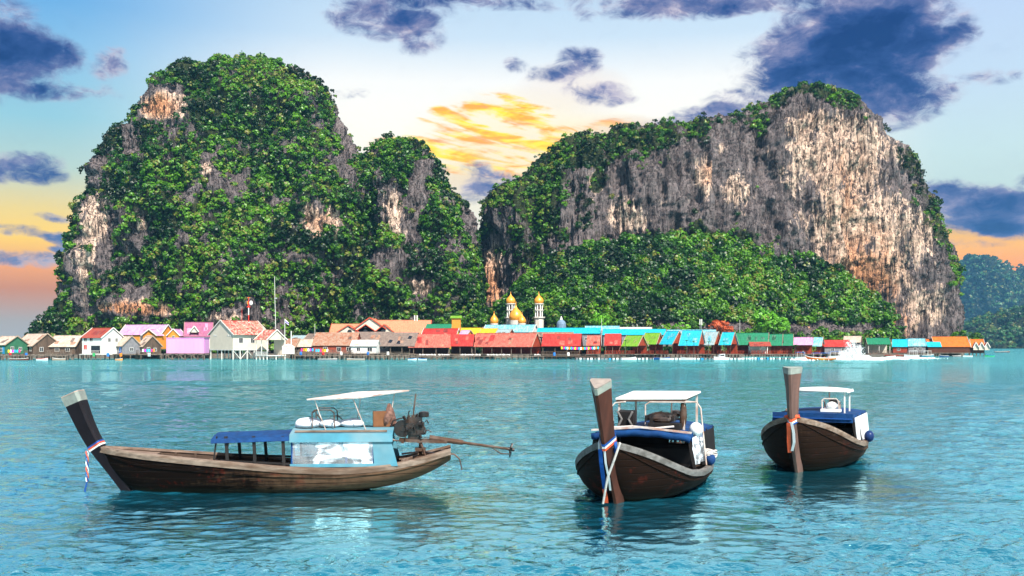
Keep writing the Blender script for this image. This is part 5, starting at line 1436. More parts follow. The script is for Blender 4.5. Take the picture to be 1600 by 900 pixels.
# ------------------------------------------------------------------ hull
class Hull:
    """sections: (s aft of the stem at the waterline, half beam, gunwale z, keel z, fullness 0..1)"""
    def __init__(self, secs):
        a = np.array(secs, float)
        self.s = np.linspace(a[0, 0], a[-1, 0], 56)
        from numpy import interp
        def cub(col):
            # smooth (Catmull-Rom like) resampling
            y = interp(self.s, a[:, 0], a[:, col])
            for _ in range(6):
                y[1:-1] = 0.25 * y[:-2] + 0.5 * y[1:-1] + 0.25 * y[2:]
            return y
        self.w, self.zg, self.zk, self.fu = cub(1), cub(2), cub(3), cub(4)

    def at(self, s, col='w'): return float(np.interp(s, self.s, getattr(self, col)))

    def side(self, i, t, inset=0.0):
        w = max(0.01, self.w[i] - inset); zg = self.zg[i] ; zk = self.zk[i] + inset
        p = 1.3 + 2.6 * self.fu[i]
        return w * (1 - t ** p) ** (0.62), zg + (zk - zg) * t

    def build(self, root, hull_m, rail_m, n=12):
        V = []; Fc = []
        k = 2 * n + 1
        ts = np.linspace(0, 1, n + 1)
        for i, s in enumerate(self.s):
            row = []
            for t in ts[:-1]:
                y, z = self.side(i, t); row.append((-s, y, z))
            row.append((-s, 0, self.zk[i]))
            for t in ts[:-1][::-1]:
                y, z = self.side(i, t); row.append((-s, -y, z))
            V += row
        for i in range(len(self.s) - 1):
            for j in range(k - 1):
                Fc.append((i * k + j, i * k + j + 1, (i + 1) * k + j + 1, (i + 1) * k + j))
        mb = MB(); mb.add(V, Fc)
        L = (len(self.s) - 1) * k
        mb.add(V[L:L + k], [tuple(range(k))])                       # transom
        o = mb.build('hull', hull_m, root, smooth=False)
        for p in o.data.polygons: p.use_smooth = len(p.vertices) == 4
        # inner skin down to the floor boards
        V = []; Fc = []
        for i, s in enumerate(self.s[2:-1]):
            i = i + 2
            zf = max(0.06, self.zk[i] + 0.14)
            row = []
            tf = np.clip((self.zg[i] - zf) / (self.zg[i] - self.zk[i]), 0.2, 0.95)
            tt = np.linspace(0, tf, 5)
            for t in tt:
                y, z = self.side(i, t, 0.05); row.append((-s, y, z))
            for t in tt[::-1]:
                y, z = self.side(i, t, 0.05); row.append((-s, -y, z))
            V += row
        for i in range(len(self.s) - 4):
            for j in range(9):
                Fc.append((i * 10 + j, (i + 1) * 10 + j, (i + 1) * 10 + j + 1, i * 10 + j + 1))
        mb = MB(); mb.add(V, Fc); mb.add(V[-10:], [tuple(range(10))])
        mb.build('inner_planking', INNER, root)
        # frames
        mb = MB()
        for s in np.arange(1.0, self.s[-1] - .4, 0.55):
            i = int(np.searchsorted(self.s, s))
            for sg in (-1, 1):
                pts = []
                for t in np.linspace(0.02, 0.6, 5):
                    y, z = self.side(i, t, 0.075); pts.append((-self.s[i], sg * y, z))
                for a, b in zip(pts, pts[1:]): mb.bar(a, b, 0.07, 0.05)
        mb.build('ribs', INNER, root)
        # gunwale rails, one each side
        for sg in (-1, 1):
            mb = MB(); V = []; Fc = []
            for i in range(len(self.s)):
                w, z = self.w[i], self.zg[i]
                prof = [(0.035, -0.13), (0.055, -0.02), (0.05, 0.035), (-0.09, 0.045), (-0.09, -0.02)]
                V += [(-self.s[i], sg * max(0.005, w + a), z + b) for a, b in prof]
            for i in range(len(self.s) - 1):
                for j in range(5):
                    Fc.append((i * 5 + j, i * 5 + (j + 1) % 5, (i + 1) * 5 + (j + 1) % 5, (i + 1) * 5 + j))
            Fc += [(0, 1, 2, 3, 4), tuple(len(V) - 5 + j for j in range(5))]
            mb.add(V, Fc); mb.build('gunwale', rail_m, root)
        # rubbing strake
        for sg in (-1, 1):
            mb = MB(); V = []; Fc = []
            for i in range(len(self.s)):
                y, z = self.side(i, 0.24)
                V += [(-self.s[i], sg * (y + .005), z + .03), (-self.s[i], sg * (y + .035), z + .025), (-self.s[i], sg * (y + .035), z - .025), (-self.s[i], sg * (y + .0), z - .03)]
            for i in range(len(self.s) - 1):
                for j in range(4): Fc.append((i * 4 + j, i * 4 + (j + 1) % 4, (i + 1) * 4 + (j + 1) % 4, (i + 1) * 4 + j))
            mb.add(V, Fc); mb.build('rubbing_strake', hull_m, root)
        # thwarts
        for s in (1.2, 2.2, self.s[-1] - 1.5, self.s[-1] - .8):
            w = self.at(s) - .08; z = self.at(s, 'zg') - .16
            mb = MB(); mb.box((-s, 0, z), (.24, 2 * w, .045)); mb.build('thwart', rail_m, root)
        # fore deck
        s0, s1 = self.s[0] + .15, 0.75
        q = [(-s0, -self.at(s0) * .8, self.at(s0, 'zg') - .03), (-s0, self.at(s0) * .8, self.at(s0, 'zg') - .03), (-s1, self.at(s1) - .07, self.at(s1, 'zg') - .05), (-s1, -self.at(s1) + .07, self.at(s1, 'zg') - .05)]
        mb = MB(); mb.slab(q, .05); mb.build('foredeck', rail_m, root)


def kite(w, d, fl):
    """section of the prow post: a small front facet, two wide cheeks, a flat back (x forward)"""
    return [(d * 0.55, fl * .7), (d * 0.55, -fl * .7), (-d * 0.28, -w / 2), (-d * .45, -w * .46), (-d * .45, w * .46), (-d * 0.28, w / 2)]


def prow(root, path, m, cap_m=CAPM, cap=0.16, top_m=CAPTOP):
    """path: (x, z, width, depth) from below the waterline to the head"""
    P = np.array(path, float)
    tt = np.concatenate([[0], np.cumsum(np.hypot(np.diff(P[:, 0]), np.diff(P[:, 1])))]); n = 26
    u = np.linspace(0, tt[-1], n)
    Q = np.stack([np.interp(u, tt, P[:, c]) for c in range(4)], 1)
    for _ in range(4): Q[1:-1] = .25 * Q[:-2] + .5 * Q[1:-1] + .25 * Q[2:]
    rings = []
    for i in range(n):
        a = Q[min(i + 1, n - 1)] - Q[max(i - 1, 0)]
        t = Vector((a[0], 0, a[1])).normalized(); nx = Vector((t.z, 0, -t.x))   # forward normal
        rings.append([Vector((Q[i, 0], 0, Q[i, 1])) + nx * p[0] + Vector((0, p[1], 0)) for p in kite(Q[i, 2], Q[i, 3], .05)])
    k = 6; kc = n - 1 - max(1, int(cap * n))
    def part(i0, i1, name, mm, grow=1.0, close=True):
        V = []; Fc = []
        for r in rings[i0:i1 + 1]:
            c = sum(r, Vector()) / k
            V += [c + (p - c) * grow for p in r]
        c_ = i1 - i0 + 1
        for i in range(c_ - 1):
            for j in range(k): Fc.append((i * k + j, i * k + (j + 1) % k, (i + 1) * k + (j + 1) % k, (i + 1) * k + j))
        if close: Fc += [tuple(range(k)), tuple((c_ - 1) * k + j for j in range(k))]
        mb = MB(); mb.add(V, Fc); return mb.build(name, mm, root)
    o = part(0, kc, 'prow_post', m)
    c = part(kc, n - 1, 'prow_cap', cap_m, 1.035)
    r = rings[-1]; cc = sum(r, Vector()) / k; up = (Vector((Q[-1, 0] - Q[-2, 0], 0, Q[-1, 1] - Q[-2, 1]))).normalized()
    mb = MB(); mb.add([cc + (p - cc) * 1.0 + up * .006 for p in r] + [cc + (p - cc) * 1.0 + up * .03 for p in r], [tuple(range(6)), tuple(range(11, 5, -1))] + [(j, (j + 1) % 6, 6 + (j + 1) % 6, 6 + j) for j in range(6)])
    mb.build('cap_top', top_m, c)
    return Q, rings


def band(rings, i, m, root, h_=2, grow=1.12, r=0.035, name='ribbon_band', lift=0.0):
    """a ribbon wound round the post at ring i"""
    rg_ = rings[i]; c = sum(rg_, Vector()) / 6
    up = (sum(rings[i + 1], Vector()) / 6 - c).normalized()
    loop = [c + (p - c) * grow + up * lift for p in rg_]
    V = []; Fc = []
    for p in loop:
        V += [p - up * r, p + up * r]
    V2 = [c + (Vector(p) - c) * 0.93 for p in V]
    for j in range(6):
        a, b = j * 2, ((j + 1) % 6) * 2
        Fc.append((a, b, b + 1, a + 1)); Fc.append((a + 12, a + 13, b + 13, b + 12)); Fc.append((a + 1, b + 1, b + 13, a + 13)); Fc.append((a, a + 12, b + 12, b))
    mb = MB(); mb.add(V + V2, Fc); mb.build(name, m, root)
    return loop


def strip(pts, w, m, root, name, th=.012, side=(0, 1, 0)):
    mb = MB(); side = Vector(side); V = []; Fc = []
    for p in pts:
        p = Vector(p); nrm = Vector((th, 0, 0)) if abs(side.x) < .5 else Vector((0, th, 0))
        V += [p - side * w / 2, p + side * w / 2, p + side * w / 2 - nrm, p - side * w / 2 - nrm]
    for i in range(len(pts) - 1):
        for j in range(4): Fc.append((i * 4 + j, i * 4 + (j + 1) % 4, (i + 1) * 4 + (j + 1) % 4, (i + 1) * 4 + j))
    Fc += [(0, 1, 2, 3), tuple(len(V) - 4 + j for j in range(4))]
    mb.add(V, Fc); return mb.build(name, m, root)


def cambered_roof(root, x0, x1, w, z, m, th=.05, camber=.10, name='roof', fascia=None, fh=.16, rise=0.0):
    """roof between x0 (aft) and x1 (fore), half width w"""
    n = 10; V = []; Fc = []
    for (x, dz) in ((x0, 0), (x1, rise)):
        for k in (0, 1):
            for j in range(n + 1):
                t = j / n * 2 - 1
                V.append((x, t * w, z + dz + camber * (1 - t * t) - k * th))
    a = n + 1
    for j in range(n):
        Fc += [(j, j + 1, 2 * a + j + 1, 2 * a + j), (a + j, 3 * a + j, 3 * a + j + 1, a + j + 1), (j, a + j, a + j + 1, j + 1), (2 * a + j, 2 * a + j + 1, 3 * a + j + 1, 3 * a + j)]
    Fc += [(0, 2 * a, 3 * a, a), (n, a + n, 3 * a + n, 2 * a + n)]
    mb = MB(); mb.add(V, Fc); o = mb.build(name, m, root)
    if fascia:
        for s in (-1, 1):
            mb = MB(); mb.slab([(x0, s * (w + .002), z + .02), (x1, s * (w + .002), z + rise + .02), (x1, s * (w + .035), z + rise - fh), (x0, s * (w + .035), z - fh)], .03); mb.build('fascia', fascia, o)
    return o


def ribbed_block(mb, c, s, n, axis=0):
    for i in range(n):
        off = (i + .5) / n - .5
        cc = list(c); cc[axis] += off * s[axis]
        ss = list(s); ss[axis] = s[axis] / n * .55
        mb.box(cc, ss)


def engine(root, x, z, shaft_end, seed=1, small=False):
    """car engine on a pivot with a long drive shaft; built round local (x, 0, z)"""
    e = empty('engine', (0, 0, 0)); e.parent = root
    rr = random.Random(seed)
    mb = MB()
    mb.box((x, 0, z), (.52, .34, .34)); mb.box((x + .02, 0, z + .24), (.44, .22, .16)); mb.box((x + .02, 0, z - .22), (.36, .24, .14))
    ribbed_block(mb, (x, 0, z + .34), (.42, .2, .07), 5)
    for i in range(26):
        c = (x + rr.uniform(-.3, .34), rr.choice((-1, 1)) * rr.uniform(.12, .24), z + rr.uniform(-.22, .36))
        mb.box(c, (rr.uniform(.04, .13), rr.uniform(.04, .12), rr.uniform(.04, .13)), rz=rr.uniform(0, 1.5), ry=rr.uniform(0, .6))
    for i in range(9):
        a = Vector((x + rr.uniform(-.3, .3), rr.choice((-.2, .2)), z + rr.uniform(-.2, .35))); b = a + Vector((rr.uniform(-.25, .25), rr.uniform(-.06, .06), rr.uniform(-.25, .25)))
        mb.tube([a, (a + b) / 2 + Vector((0, 0, .08)), b], .018, 6)
    mb.build('engine_block', IRON, e)
    mb = MB(); mb.tube([(x + .36, -.12, z), (x + .36, .12, z)], .24, 18); mb.tube([(x + .36, -.15, z), (x + .36, .15, z)], .07, 12); mb.build('flywheel', IRON, e)
    mb = MB(); mb.tube([(x - .02, .16, z + .12), (x - .02, -.17, z + .12)], .0, 3); mb = MB()
    mb.lathe([(.13, 0), (.15, .02), (.15, .12), (.12, .15), (.03, .17)], (x - .24, 0, z + .32), 14); mb.build('air_filter', IRON, e)
    mb = MB(); mb.tube([(x + .05, .08, z + .3), (x + .04, .08, z + .5), (x - .02, .08, z + .98)], .022, 8); mb.build('exhaust_pipe', RUSTM, e)
    mb = MB(); pts = [(x + .44, 0, z + .28), (x + .62, 0, z + .22), (x + .72, 0, z - .02), (x + .68, 0, z - .28), (x + .5, 0, z - .36)]; mb.tube(pts, .022, 8)
    mb.tube([(x + .44, .0, z + .28), (x + .3, 0, z + .3)], .02, 8); mb.build('guard_hoop', IRON, e)
    mb = MB(); mb.bar((x + .45, .13, z - .32), (x - .9, .13, z - .38), .07, .08); mb.bar((x + .45, -.13, z - .32), (x - .9, -.13, z - .38), .07, .08)
    for xx in (x + .35, x - .1, x - .5, x - .85): mb.box((xx, 0, z - .36), (.08, .34, .09))
    mb.build('engine_cradle', RUSTM, e)
    mb = MB(); mb.tube([(x + .4, .1, z - .34), (x + 1.15, .22, z - .30)], .016, 8); mb.build('tiller', RUSTM, e)
    zp = z - .62
    mb = MB(); mb.tube([(x - .15, 0, zp - .35), (x - .15, 0, z - .36)], .05, 10); mb.box((x - .15, 0, zp + .03), (.3, .36, .08))
    for s in (-1, 1): mb.bar((x - .35, s * .3, zp - .3), (x - .15, s * .1, z - .4), .045)
    mb.build('pivot', RUSTM, e)
    a = Vector((x - .4, 0, z - .27)); b = Vector(shaft_end)
    mb = MB(); mb.tube([a, a + (b - a) * .42], .085, 10, .07); mb.tube([a + (b - a) * .40, b], .042, 10, .034); mb.build('drive_shaft', RUSTM, e)
    mb = MB(); d = (b - a).normalized()
    mb.tube([b - d * .05, b + d * .14], .05, 10)
    for k in range(3):
        an = k * 2.094 + .4; ax = Vector((0, math.cos(an), math.sin(an))); ax = (ax - d * ax.dot(d)).normalized(); sd = d.cross(ax)
        r0 = b + d * .05
        pts = [r0 + ax * .03 - sd * .03, r0 + ax * .12 - sd * .10 - d * .03, r0 + ax * .22 - sd * .06 - d * .02, r0 + ax * .24 + sd * .03, r0 + ax * .14 + sd * .10 + d * .03, r0 + ax * .03 + sd * .03]
        nn = d * .008
        mb.add([p - nn for p in pts] + [p + nn for p in pts], [tuple(range(6)), tuple(range(11, 5, -1))] + [(j, (j + 1) % 6, 6 + (j + 1) % 6, 6 + j) for j in range(6)])
    mb.build('propeller', IRON, e)
    mb = MB(); mb.tube([b - d * .5 + Vector((0, 0, -.03)), b - d * .25 + Vector((0, 0, -.16)), b - d * .02 + Vector((0, 0, -.14))], .014, 8); mb.bar(b + Vector((0, 0, .02)), b + Vector((0, 0, -.2)), .03); mb.build('skeg', RUSTM, e)
    return e


def frame_tube(root, pts, m=RUSTM, r=.014, name='tube_frame'):
    mb = MB()
    for p in pts: mb.tube(p, r, 7)
    return mb.build(name, m, root)


# ------------------------------------------------------------------ boat A: side-on, left
def boat_a():
    D0 = 28.4
    root = empty('longtail_boat', ((199 - 800) / F * D0, D0, 0), R(180 + 4)); 
    tag(root, 'side-on longtail boat with a light blue cabin, plastic sheets and raised engine shaft', 'boat', 'moored longtail boats')
    H = Hull([(-0.80, .06, 1.20, 1.06, .2), (-0.5, .22, 1.16, .66, .2), (0, .45, 1.10, .0, .2), (.5, .62, 1.05, -.25, .3), (1.2, .78, .98, -.3, .4), (2.6, .97, .86, -.3, .6), (4.4, 1.06, .69, -.28, .8), (6.0, 1.03, .62, -.14, .85), (7.2, .92, .70, .03, .8), (8.1, .78, .86, .28, .7), (8.65, .62, 1.02, .55, .6), (8.95, .55, 1.10, .76, .5)])
    H.build(root, HULL_A, RAILW)
    Q, rings = prow(root, [(-.15, -.25, .16, .22), (.02, .02, .2, .26), (.46, .66, .3, .3), (.76, 1.10, .38, .38), (.95, 1.42, .40, .42), (1.18, 1.9, .44, .46), (1.48, 2.66, .56, .56)], PROW_A, cap=.09)
    n0 = 13
    for k, (mm, li) in enumerate(((R_WHITE, .0), (R_RED, .065), (R_BLUE, .13))): lp = band(rings, n0, mm, root, grow=1.10, r=.024, lift=li * .75)
    pc = lp[1] + Vector((.03, 0, -.08))
    # braided tail
    rbn = empty('ribbon_tail', pc); rbn.parent = root
    for q, mm in enumerate((R_RED, R_WHITE, R_BLUE)):
        mb = MB(); mb.tube([(.03 * math.cos(t * 14 + q * 2.1), .03 * math.sin(t * 14 + q * 2.1), -t) for t in np.linspace(0, .85, 24)], .015, 6); mb.build('ribbon_strand', mm, rbn)
    mb = MB(); mb.tube([(0, 0, -.83), (.05, 0, -1.05), (.07, 0, -1.22)], .02, 6, .03); mb.build('tassel', R_BLUE, rbn)
    # front awning
    z = 1.52
    cambered_roof(root, -4.62, -2.48, .93, z, BLUE, camber=.12, name='awning', fascia=BLUE, fh=.10, rise=-.06)
    for x in (-2.62, -2.86, -3.6, -4.38):
        for s in (-1, 1):
            t = .025 if x > -2.7 else .05
            mb = MB(); mb.bar((x - (.06 if x < -2.7 else -.1), s * (H.at(-x) - .1), H.at(-x, 'zg') - .1), (x, s * .84, z + .02), t * 1.6); mb.build('awning_post', DARK, root)
    for s in (-1, 1):
        mb = MB(); mb.bar((-2.7, s * (H.at(2.7) - .14), H.at(2.7, 'zg') + .03), (-4.6, s * (H.at(4.6) - .12), H.at(4.6, 'zg') + .10), .07, .05); mb.build('side_rail', DARK, root)
    # cabin
    cambered_roof(root, -7.36, -4.58, .98, z + .06, LBLUE, camber=.12, name='cabin_roof', fascia=LBLUE, fh=.20)
    for s in (-1, 1):
        y = s * .93; zg = .76
        # creased sheet
        n, k = 26, 9; V = []; Fc = []; rg2 = np.random.default_rng(3 + s)
        for i in range(n):
            for j in range(k):
                x = -4.66 - 2.16 * i / (n - 1); zz = zg + (z - .02 - zg) * j / (k - 1)
                V.append((x, y + s * (.02 + .035 * math.sin(i * .9 + j * .7) * math.sin(j * .5) + .01 * rg2.normal()) - s * .10 * (1 - j / (k - 1)) * 0 , zz))
        for i in range(n - 1):
            for j in range(k - 1): Fc.append((i * k + j, (i + 1) * k + j, (i + 1) * k + j + 1, i * k + j + 1))
        mb = MB(); mb.add(V, Fc); mb.build('plastic_sheet', PLASTIC, root, smooth=True)
        mb = MB(); mb.box((-5.74, y + s * .02, zg - .02), (2.3, .04, .09)); mb.build('sill', LBLUE, root)
        mb = MB(); mb.slab([(-6.80, y - s * .01, z + .03), (-7.28, y - s * .01, z + .03), (-7.50, y - s * .01, zg - .05), (-6.86, y - s * .01, zg - .05)], .03); mb.build('side_panel', LBLUE, root)
        for x in (-4.64, -5.35, -6.1, -6.82):
            mb = MB(); mb.bar((x, y - s * .05, zg - .1), (x, y - s * .05, z + .05), .06); mb.build('cabin_post', BLUE if x != -5.35 else DARK, root)
    mb = MB(); mb.box((-5.9, 0, .42), (2.4, 1.5, .06)); mb.build('cabin_floor', INNER, root)
    mb = MB()
    for x in (-5.0, -5.9, -6.6): mb.box((x, 0, .62), (.4, 1.4, .05)); mb.box((x - .2, 0, .78), (.05, 1.4, .32))
    mb.build('bench', DARK, root)
    # roof rail, sunshade
    zt = z + .2
    mb = MB(); mb.bar((-4.7, -.8, zt - .06), (-7.2, -.8, zt - .06), .05); mb.bar((-4.7, .8, zt - .06), (-7.2, .8, zt - .06), .05); mb.build('roof_batten', RAILW, root)
    frame_tube(root, [[(-5.13, s * .45, zt), (-5.12, s * .45, zt + .42), (-5.2, s * .45, zt + .5), (-5.62, s * .45, zt + .5), (-5.72, s * .45, zt + .42), (-5.74, s * .45, zt)] for s in (-1, 1)]
               + [[(-5.12, -.45, zt + .42), (-5.12, .45, zt + .42)], [(-5.15, -.45, zt + .32), (-5.36, -.45, zt + .04)], [(-5.72, -.45, zt + .3), (-6.05, -.45, zt + .0)], [(-5.72, -.45, zt + .3), (-5.72, .45, zt + .3)]], RUSTM, .016, 'roof_rack')
    E4 = [(-5.0, .6, 2.52), (-6.4, .6, 2.56), (-7.75, -.75, 2.70), (-6.3, -.75, 2.66)]
    sh = MB(); sh.slab(E4, .03); so = sh.build('sunshade', SLAB, root)
    sh = MB()
    for i in range(4): sh.bar(E4[i], E4[(i + 1) % 4], .03)
    sh.build('edge_strip', PALEM, so)
    for (x, y, zz, x2) in ((-5.2, .5, 2.5, -5.5), (-6.25, .5, 2.53, -6.6), (-6.4, -.6, 2.65, -6.25), (-7.35, -.6, 2.68, -7.2)):
        mb = MB(); mb.tube([(x, y, zz), (x * .6 + x2 * .4, y, zz - .36), (x2, y, zt - .05)], .014, 7); mb.build('sunshade_leg', PALEM, so)
    # stern gear
    mb = MB()
    for s in (-1, 1): mb.tube([(-8.85, s * .1 + .1, .95), (-9.05, s * .1 + .1, .93), (-9.2, s * .1 + .1, .80), (-9.27, s * .1 + .1, .5)], .016, 7)
    mb.build('stern_hook', RUSTM, root)
    mb = MB(); mb.box((-8.8, 0, .98), (.26, 1.06, .06)); mb.bar((-8.0, -.3, .85), (-7.6, .4, .8), .06); mb.bar((-8.3, .2, .9), (-7.5, -.3, .76), .05); mb.build('stern_boards', RAILW, root)
    mb = MB(); mb.tube([(-7.55, -.78, .86), (-8.1, -.5, .95), (-8.5, -.3, .92)], .03, 7); mb.build('loose_pole', PALEM, root)
    engine(root, -7.95, 1.66, (-10.62, .05, 1.06))
    M = root.matrix_basis.copy() if False else None
    rz = R(184); bx, by = root.location.x, root.location.y
    def world(p): return Vector((bx + p[0] * math.cos(rz) - p[1] * math.sin(rz), by + p[0] * math.sin(rz) + p[1] * math.cos(rz), p[2]))
    # things lying on the roof
    for i, (x, y, sx, sy, lb) in enumerate(((-4.95, -.15, .42, .5, 'biggest white sack, at the front of the light blue cabin roof'), (-5.55, -.1, .30, .38, 'middle white sack on the light blue cabin roof'), (-6.15, -.2, .34, .36, 'white sack nearest the brown box on the light blue cabin roof'))):
        mb = MB(); mb.blob((0, 0, .06), (sx, sy, .13 if i else .16), i + 4, 14, 9, .12); o = mb.build('sack', BAG, smooth=True)
        o.location = world((x, y, zt + .02)); o.rotation_euler.z = rz
        tag(o, lb, 'sack', 'white sacks on the cabin roof')
    b = empty('storage_box', world((-6.98, -.25, zt - .02)), rz); tag(b, 'brown box draped with fishing net at the aft end of the light blue cabin roof', 'box')
    mb = MB(); mb.box((0, 0, .22), (.46, .46, .42), rz=.1); mb.build('box_body', CARD, b)
    mb = MB(); mb.bar((.2, -.24, .05), (-.2, -.24, .4), .02); mb.build('strap', DARK, b)
    mb = MB(); mb.blob((-.24, -.05, .24), (.17, .34, .33), 9, 14, 10, .3); mb.blob((-.3, -.15, .05), (.24, .3, .08), 3, 12, 7, .3); mb.build('net', NETM, b, smooth=True)


# ------------------------------------------------------------------ boats B and C: bows towards the camera
def bow_boat(px, py, psi, secs, label, hull_m, rail_m, prow_path, prow_m, cap_m, top_m):
    D0 = sea_dist(py)
    bx = (px - 800) / F * D0
    rz = math.atan2(-math.cos(psi), -math.sin(psi))
    root = empty('longtail_boat', (bx, D0, 0), rz)
    tag(root, label, 'boat', 'moored longtail boats')
    root.scale.y = -1.0
    H = Hull(secs); H.build(root, hull_m, rail_m)
    Q, rings = prow(root, prow_path, prow_m, cap_m, .05, top_m)
    def world(p): return Vector((bx + p[0] * math.cos(rz) - p[1] * math.sin(rz), D0 + p[0] * math.sin(rz) + p[1] * math.cos(rz), p[2]))
    return root, H, rings, world, rz


def boat_b():
    secs = [(-1.0, .07, 1.62, 1.45, .2), (-.6, .42, 1.50, .75, .25), (0, .92, 1.24, .02, .3), (.7, 1.32, .93, -.25, .35), (1.6, 1.58, .66, -.3, .4), (3.0, 1.66, .52, -.3, .5), (4.6, 1.60, .50, -.3, .6), (6.0, 1.4, .58, -.2, .7), (7.2, 1.05, .74, .0, .7)]
    root, H, rings, world, rz = bow_boat(965, 784, R(21), secs, 'bow-on longtail boat with a dark red prow post and a blue sash reaching the water', HULL_B, RAILD,
        [(-.3, -.5, .26, .3), (.0, 0.0, .30, .34), (.62, .9, .32, .38), (1.0, 1.5, .36, .44), (1.24, 2.0, .40, .48), (1.50, 2.6, .46, .5), (1.72, 3.08, .53, .52)], PROW_B, CAPM, mat('brown_cap_top', (.20, .17, .15), .6, .3, 5))
    for k, (mm, li) in enumerate(((R_RED, .0), (R_WHITE, .06), (R_BLUE, .12))): lp = band(rings, 15, mm, root, grow=1.16, r=.035, lift=li)
    for s in (-1, 1):    # wide blue cloth hanging both sides of the band
        mb = MB(); mb.blob((.92, s * .2, 1.5), (.09, .05, .14), 2, 10, 7, .3); mb.build('ribbon_knot', R_BLUE if s < 0 else R_WHITE, root, smooth=True)
    strip([(1.26, .10, 1.46), (1.1, .12, 1.1), (.86, .14, .7), (.62, .16, .35)], .10, R_BLUE, root, 'sash')
    strip([(1.27, -.01, 1.46), (1.12, .0, 1.1), (.9, -.02, .7), (.7, .0, .38)], .05, R_WHITE, root, 'sash')
    strip([(.66, .17, .40), (.5, .18, .2), (.42, .18, .02)], .10, R_RED, root, 'sash_end')
    mb = MB(); mb.tube([(1.1, -.36, 1.62), (1.05, -.2, 1.2), (.9, .02, .7), (.66, .2, .04)], .03, 8); mb.build('mooring_rope', ROPE, root)
    z = 1.47
    cambered_roof(root, -6.4, -2.5, 1.32, z + .06, BLUE, camber=.14, name='awning', fascia=BLUE, fh=.2)
    # rolled blue curtain across the front
    mb = MB(); mb.tube([(-2.42, y, z + .03 + .13 * (1 - (y / 1.42) ** 2) - .07 + .012 * math.sin(y * 9)) for y in np.linspace(-1.4, 1.4, 22)], .095, 12); mb.build('rolled_curtain', BLUE, root, smooth=True)
    mb = MB(); mb.bar((-2.45, -1.42, z + .14), (-2.45, 0, z + .26), .08, .05); mb.bar((-2.45, 0, z + .26), (-2.45, 1.42, z + .14), .08, .05); mb.build('roof_beam', PALEM, root)
    for x in (-2.55, -3.8, -5.1, -6.3):
        for s in (-1, 1):
            mb = MB(); mb.bar((x, s * (H.at(-x) - .14), .6), (x, s * 1.32, z + .05), .08); mb.build('awning_post', DARK, root)
    # dark side boards and engine bulkhead
    for s, (a, b) in ((1, (-2.6, -6.3)), (-1, (-4.6, -6.3))):
        mb = MB(); mb.slab([(a, s * 1.36, z), (b, s * 1.36, z), (b, s * 1.42, .66), (a, s * 1.42, .66)], .03); mb.build('side_curtain', DARK, root)
    n, k = 14, 8; V = []; Fc = []
    for i in range(n):
        for j in range(k):
            V.append((-2.55 - 1.5 * i / (n - 1), -1.40 - .12 * (1 - j / (k - 1)) + .03 * math.sin(i * 1.1 + j * .6), .72 + (z - .72) * j / (k - 1)))
    for i in range(n - 1):
        for j in range(k - 1): Fc.append((i * k + j, (i + 1) * k + j, (i + 1) * k + j + 1, i * k + j + 1))
    mb = MB(); mb.add(V, Fc); mb.build('plastic_sheet', PLASTIC, root, smooth=True)
    mb = MB(); mb.box((-5.2, .55, 1.05), (.05, 1.5, .8)); mb.box((-5.2, -.98, 1.05), (.05, .6, .8)); mb.build('bulkhead', DARK, root)
    mb = MB()
    for x in (-3.3, -4.3, -5.0): mb.box((x, 0, .62), (.4, 2.4, .05)); mb.box((x - .22, 0, .85), (.05, 2.4, .4))
    mb.build('bench', DARK, root)
    # roof-top gear
    zt = z + .2
    sh = MB(); sh.slab([(-3.55, 1.02, zt + .80), (-3.55, -1.05, zt + .85), (-5.0, -1.2, zt + .98), (-5.0, .85, zt + .95)], .05); so = sh.build('sunshade', WHITE, root)
    sh = MB(); sh.bar((-3.55, 1.0, zt + .72), (-3.55, -1.0, zt + .76), .05); sh.bar((-3.55, -1.0, zt + .76), (-4.9, -1.12, zt + .92), .05); sh.build('edge_strip', RUSTM, so)
    for (x, y) in ((-3.6, .92), (-3.6, -.98), (-4.9, .75), (-4.9, -1.1)):
        mb = MB(); mb.bar((x, y, zt - .15), (x, y, zt + .82 if x > -4 else zt + .92), .055); mb.build('sunshade_leg', PALEM, so)
    mb = MB(); mb.blob((-3.62, -.95, zt + .36), (.09, .09, .45), 3, 10, 8, .3); mb.build('rope_bundle', RUSTM, root, smooth=True)
    frame_tube(root, [[(-3.4, 1.02, zt - .1), (-3.4, 1.1, zt + .55), (-3.5, 1.02, zt + .66), (-3.5, .7, zt + .7)], [(-3.5, .12, zt - .1), (-3.5, .12, zt + .62), (-3.52, .0, zt + .7), (-3.54, -1.2, zt + .72)],
                      [(-3.6, -1.02, zt + .74), (-3.6, -1.35, zt + .72), (-3.6, -1.46, zt + .55), (-3.6, -1.62, .62)]], PALEM, .022, 'tube_frame')
    mb = MB(); mb.box((-3.3, .62, zt + .2), (.3, .44, .5), ry=.15); mb.build('seat_box', DARK, root)
    frame_tube(root, [[(-3.1, .86, zt - .06), (-3.12, .72, zt + .22), (-3.1, .84, zt + .44)], [(-3.1, .36, zt - .06), (-3.12, .52, zt + .22), (-3.1, .4, zt + .44)]], RAILD, .035, 'seat_bracket')
    mb = MB(); mb.box((-3.3, -.5, zt + .04), (.4, .9, .17)); mb.box((-3.3, -.1, zt + .14), (.1, .08, .4)); mb.build('instrument_rack', DARK, root)
    mb = MB(); ribbed_block(mb, (-3.6, -.3, zt + .24), (.3, .9, .16), 7, 1); mb.blob((-3.6, -.35, zt + .24), (.2, .42, .16), 5, 12, 8, .3); mb.build('coiled_gear', IRON, root)
    mb = MB(); mb.tube([(-2.9, 1.2, zt - .03), (-3.0, .4, zt + .03), (-2.9, -.3, zt + .0), (-3.1, -.8, zt + .05)], .03, 7); mb.build('roof_rope', ROPE, root)
